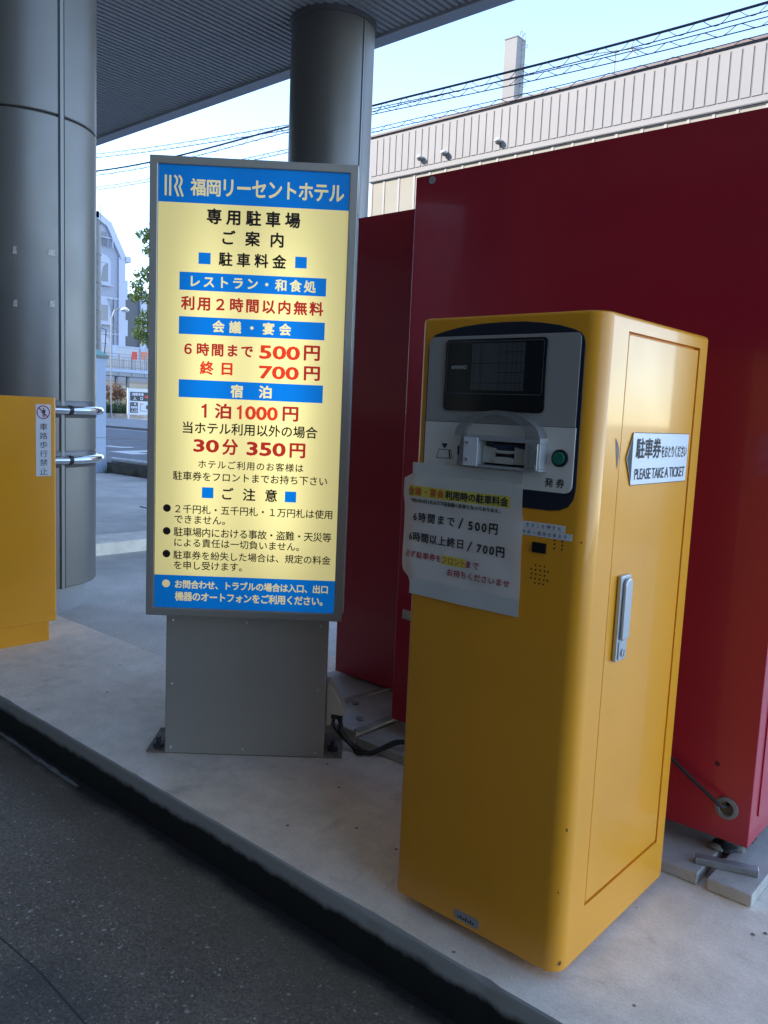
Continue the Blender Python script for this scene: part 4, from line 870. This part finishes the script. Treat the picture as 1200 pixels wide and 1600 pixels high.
mb = MB(); mb.box(0, .5, 1.2, 4, .4, 2.3, mat('shop pale display', (.50, .50, .50), .6)); mb.box(.5, .53, 1.6, 2.0, 1.4, 1.9, M_bk); mb.build('display_case', sh)
mb = MB(); mb.tube([(-57.5, 33.1, ROAD), (-57.5, 33.1, 2.3)], .04, M_fbw, 8); mb.box(-57.5, -57.46, 32.6, 33.15, 1.0, 2.2, M_fbw); mb.box(-57.455, -57.45, 32.6, 33.0, 1.2, 1.5, M_ba); mb.box(-57.455, -57.45, 32.6, 33.0, 1.85, 2.15, M_ba); tag(mb.build('banner_sign'), 'white and red banner behind the blue gate pillar', 'banner')

# ---- trees and shrubs
def leaf_mat(name, a, b):
    m = bpy.data.materials.new(name); m.use_nodes = True; N, L = nodes(m); p = N['Principled BSDF']
    g = N.new('ShaderNodeNewGeometry'); rp = N.new('ShaderNodeValToRGB'); rp.color_ramp.elements[0].color = (*a, 1); rp.color_ramp.elements[1].color = (*b, 1)
    L.new(g.outputs['Random Per Island'], rp.inputs[0]); L.new(rp.outputs[0], p.inputs['Base Color']); p.inputs['Roughness'].default_value = .6
    t = N.new('ShaderNodeBsdfTranslucent'); L.new(rp.outputs[0], t.inputs[0]); mx = N.new('ShaderNodeMixShader'); mx.inputs[0].default_value = .35
    L.new(p.outputs[0], mx.inputs[1]); L.new(t.outputs[0], mx.inputs[2]); L.new(mx.outputs[0], N['Material Output'].inputs[0]); return m
ML1 = leaf_mat('plane tree leaves', (.045, .085, .022), (.16, .22, .06)); ML2 = leaf_mat('shrub leaves', (.03, .065, .03), (.10, .16, .08)); ML3 = leaf_mat('rusty shrub leaves', (.16, .07, .04), (.26, .16, .09))
M_bark = mat('bark', (.14, .11, .085), .9, var=.3, vscale=6)
def leaves(mb, c, rad, n, size, m):
    for _ in range(n):
        d = Vector((random.gauss(0, 1), random.gauss(0, 1), random.gauss(0, 1))).normalized()*(random.random()**.45)
        p = Vector(c)+Vector((d.x*rad[0], d.y*rad[1], d.z*rad[2]))
        a = Vector((random.gauss(0, 1), random.gauss(0, 1), random.gauss(0, 1))).normalized(); b = a.orthogonal().normalized(); s = size*(.6+.8*random.random())
        mb.add([p-a*s, p+b*s*.55, p+a*s, p-b*s*.55], [(0, 1, 2, 3)], m)
def tree(x, y, h, clumps, label, size, trunk_r=.16):
    t = thing('street_tree', label, 'tree', (x, y, ROAD), group='street trees beside the blue house')
    mb = MB(); mb.tube([(0, 0, 0), (.05, .05, h*.4), (-.05, .1, h*.75), (0, .1, h)], [trunk_r, trunk_r*.8, trunk_r*.5, .03], M_bark, 8)
    for (cx_, cy_, cz_, r_, n_) in clumps: mb.tube([(0, .08, max(.3*h, cz_-1.8)), (cx_*.6, cy_*.6, cz_-.5), (cx_, cy_, cz_)], [.06, .04, .015], M_bark, 6)
    mb.build('trunk', t, smooth=True)
    mb = MB()
    for (cx_, cy_, cz_, r_, n_) in clumps: leaves(mb, (cx_, cy_, cz_), (r_, r_, r_*.8), n_, size, ML1)
    mb.build('crown', t)
tree(-70, 46.2, 18, [(0, -1.9, 17.0, .9, 150), (.3, -1.6, 15.6, .8, 120), (0, 0, 17.4, 1.8, 400), (0, -2.0, 13.4, 1.0, 170), (.2, -2.9, 12.2, .75, 120), (0, 0, 13.5, 2.0, 420), (-.5, -2.3, 11.4, 1.0, 170), (.4, 1.6, 15.5, 2.2, 420), (0, 1.5, 11, 2, 380), (0, -.8, 11.2, 1.1, 200)], 'tall leafy street tree, its left branches showing past the lit sign', .16)
tree(-66, 42.6, 8.9, [(0, -.9, 8.5, .8, 200), (.1, -1.3, 7.5, .8, 220), (0, -.3, 7.0, 1.0, 300), (0, .7, 8.3, 1.2, 320), (.2, .6, 7.0, 1.1, 300), (0, -.8, 9.3, .5, 70)], 'small round topped street tree below the street lamp', .13, .10)
t = thing('shrub', 'green rounded shrub on the far verge left of the parking board', 'shrub', (-56, 33.0, ROAD)); mb = MB()
for c in ((0, -.5, .75, .55), (0, .15, .7, .6), (.1, .7, .6, .5), (0, -1.1, .6, .5)): leaves(mb, c[:3], (c[3], c[3], c[3]), 260, .09, ML2)
mb.build('foliage', t); mb = MB(); mb.tube([(0, 0, 0), (0, 0, .7)], .03, M_bark, 6); mb.build('stem', t)
t = thing('shrub', 'reddish brown shrub standing behind the green one on the verge', 'shrub', (-56.8, 33.6, ROAD)); mb = MB()
for c in ((0, -.2, 2.3, .6), (0, .3, 1.8, .55), (.1, -.5, 1.7, .45)): leaves(mb, c[:3], (c[3], c[3]*1.1, c[3]*.8), 200, .09, ML3)
mb.build('foliage', t); mb = MB(); mb.tube([(0, 0, 0), (0, .1, 2.0)], .03, M_bark, 6); mb.build('stem', t)
mb = MB(); mb.prism([(-57.5, 31.3), (-55.2, 31.3), (-55.2, 36), (-57.5, 36)], -.03, .30, mat('planter stone', (.34, .32, .29), .9, var=.4, vscale=3)); tag(mb.build('planter'), 'low stone planter bed holding the shrubs on the far verge', 'planter')

# ---- street lamp and utility pole
sl_ = thing('street_lamp', 'grey street lamp with white head before the blue house', 'street lamp', (-55, 32.1, ROAD))
mb = MB(); mb.tube([(0, 0, 0), (0, 0, 7.3), (0, .25, 7.9), (0, .66, 8.05)], .055, mat('lamp post grey', (.30, .32, .35), .5, .2), 8); mb.tube([(0, .02, 6.2), (0, .6, 6.9)], .03, M_lad, 6); mb.build('post', sl_, smooth=True)
mb = MB(); mb.lathe([(0, .22), (.16, .17), (.3, .04), (.31, -.02), (.2, -.12), (0, -.16)], (0, 1.1, 8.02), mat('lamp head white', (.72, .72, .70), .3), 18); mb.build('head', sl_, smooth=True)
up_ = thing('utility_pole', 'grey concrete utility pole beside the silver column', 'pole', (-45, 25.34, ROAD))
mb = MB(); mb.tube([(0, 0, 0), (0, 0, 11.6)], [.27, .20], mat('pole concrete', (.30, .29, .28), .85, var=.15, vscale=3), 14); mb.build('post', up_, smooth=True)
mb = MB(); mb.tube([(0, .1, 5.6), (.05, .55, 5.5), (.05, .5, 4.6), (.05, .42, 3.9)], .03, M_rub, 6); mb.tube([(.2, .1, 11.4), (.2, .1, 12.6)], .02, M_lad, 6); mb.build('cable_bundle', up_, smooth=True)
for z in (6.5, 8.1, 9.7): mb = MB(); mb.tube([(0, 0, z), (0, 0, z+.08)], .262, M_lad, 14); mb.build('band', up_)

# ---- houses
ap = thing('apartment_house', 'pale blue apartment house with gambrel gable and arched windows', 'house', (-80, 0, 0))
M_ap = mat('lavender render', (.36, .395, .50), .75, var=.04, vscale=.3); M_apw = mat('pale blue trim', (.50, .54, .66), .7); M_gls = mat('window glass', (.16, .17, .20), .1)
prof = [(38, ROAD), (38, 16.5), (39.7, 19.6), (41.2, 20.5), (45.0, 20.45), (46.5, 19.6), (48.2, 16.5), (48.2, ROAD)]
mb = MB(); mb.prism(prof, -14, 0, M_ap, 'x'); mb.build('wall', ap)
mb = MB()
for (a, b) in (((45.0, 20.45), (46.5, 19.6)), ((46.5, 19.6), (48.2, 16.5)), ((41.2, 20.5), (45.0, 20.45))):
    a, b = Vector(a), Vector(b); t_ = (b-a).normalized(); nn_ = Vector((t_.y, -t_.x)); q = [a-t_*.1, b+t_*.1, b+t_*.1+nn_*.65, a-t_*.1+nn_*.65]
    mb.prism([tuple(p) for p in q], .0+.02*(b.y < 18), .28+.02*(b.y < 18), M_apw, 'x')
mb.prism([(47.42, ROAD), (48.22, ROAD), (48.22, 16.3), (47.42, 16.3)], 0, .2, M_apw, 'x'); mb.box(0, .12, 38, 47.42, 11.85, 12.05, M_apw); mb.box(0, .12, 38, 47.42, 8.2, 8.35, M_apw); mb.build('trim', ap)
for (za, zb, yb) in ((13.55, 15.6, 46.18), (9.55, 11.3, 46.18), (6.6, 7.4, 46.1)):
    mb = MB(); ya = 44.6; cy_ = (ya+yb)/2
    out = [(ya-.3, za-.3), (yb+.3, za-.3), (yb+.3, zb-.1)]+[(cy_+(yb-ya+.6)/2*math.cos(R(t_)), zb-.1+.85*math.sin(R(t_))) for t_ in range(15, 180, 15)]+[(ya-.3, zb-.1)]
    mb.prism(out, 0, .18, M_apw, 'x'); wn = mb.build('window', ap)
    mb = MB(); mb.box(.18, .2, ya, yb, za, zb-.15, M_gls); mb.build('pane', wn)
    mb = MB(); mb.box(.18, .45, ya-.4, yb+.45, za-.42, za-.3, M_apw); mb.build('sill', wn)
    if za > 13: mb = MB(); mb.prism([(44.9, za), (45.3, za), (45.55, zb-.6), (45.9, zb-.2), (44.8, zb-.2), (45.1, zb-.6)], .202, .22, M_apw, 'x'); mb.build('curtain', wn)
mb = MB(); mb.prism([(43.5, 17.1), (46.75, 17.1), (46.3, 18.2), (45.6, 19.2), (43.5, 19.3)], 0, .03, mat('recess render', (.36, .39, .49), .8), 'x'); rc = mb.build('gable_recess', ap)
mb = MB(); mb.box(.03, .06, 43.6, 46.1, 17.2, 18.6, M_gls)
for i in range(12): mb.box(.3, .34, 44.0+i*.22, 44.03+i*.22, 17.0, 17.95, M_rail)
mb.box(.3, .36, 43.8, 46.65, 17.95, 18.02, M_apw); mb.box(.3, .4, 46.55, 46.65, 17.0, 18.0, M_apw); mb.build('balcony_rail', rc)
for (za, zb) in ((12.1, 14.1), (8.26, 9.95)): mb = MB(); mb.box(-6, -.3, 48.2, 48.8, za, zb, M_apw); mb.build('balcony', ap)
mb = MB(); mb.box(-8, .3, 48.2, 48.8, 15.9, 16.5, M_apw); mb.build('eave_end', ap)
mb = MB(); mb.tube([(.1, 46.9, 7), (.1, 46.9, 12)], .05, M_rail, 6); mb.tube([(.3, 46.1, 11.9), (.3, 47.0, 9.5), (.3, 47.2, 8.2)], .025, M_lad, 5); mb.build('pipe', ap)
dk = thing('dark_building', 'dark grey building with pale vertical strips behind the street trees', 'building', (-95, 0, 0))
mb = MB(); mb.box(-12, 0, 57.2, 75, ROAD, 14.9, mat('dark cladding', (.10, .105, .12), .6)); mb.build('wall', dk)
mb = MB(); mb.box(0, .3, 59.4, 60.3, 6, 15.4, M_apw); mb.box(0, .3, 60.8, 62.5, 12, 16.5, M_apw); mb.box(0, .3, 60.9, 61.6, 6, 11.5, M_apw); mb.build('pale_strip', dk)
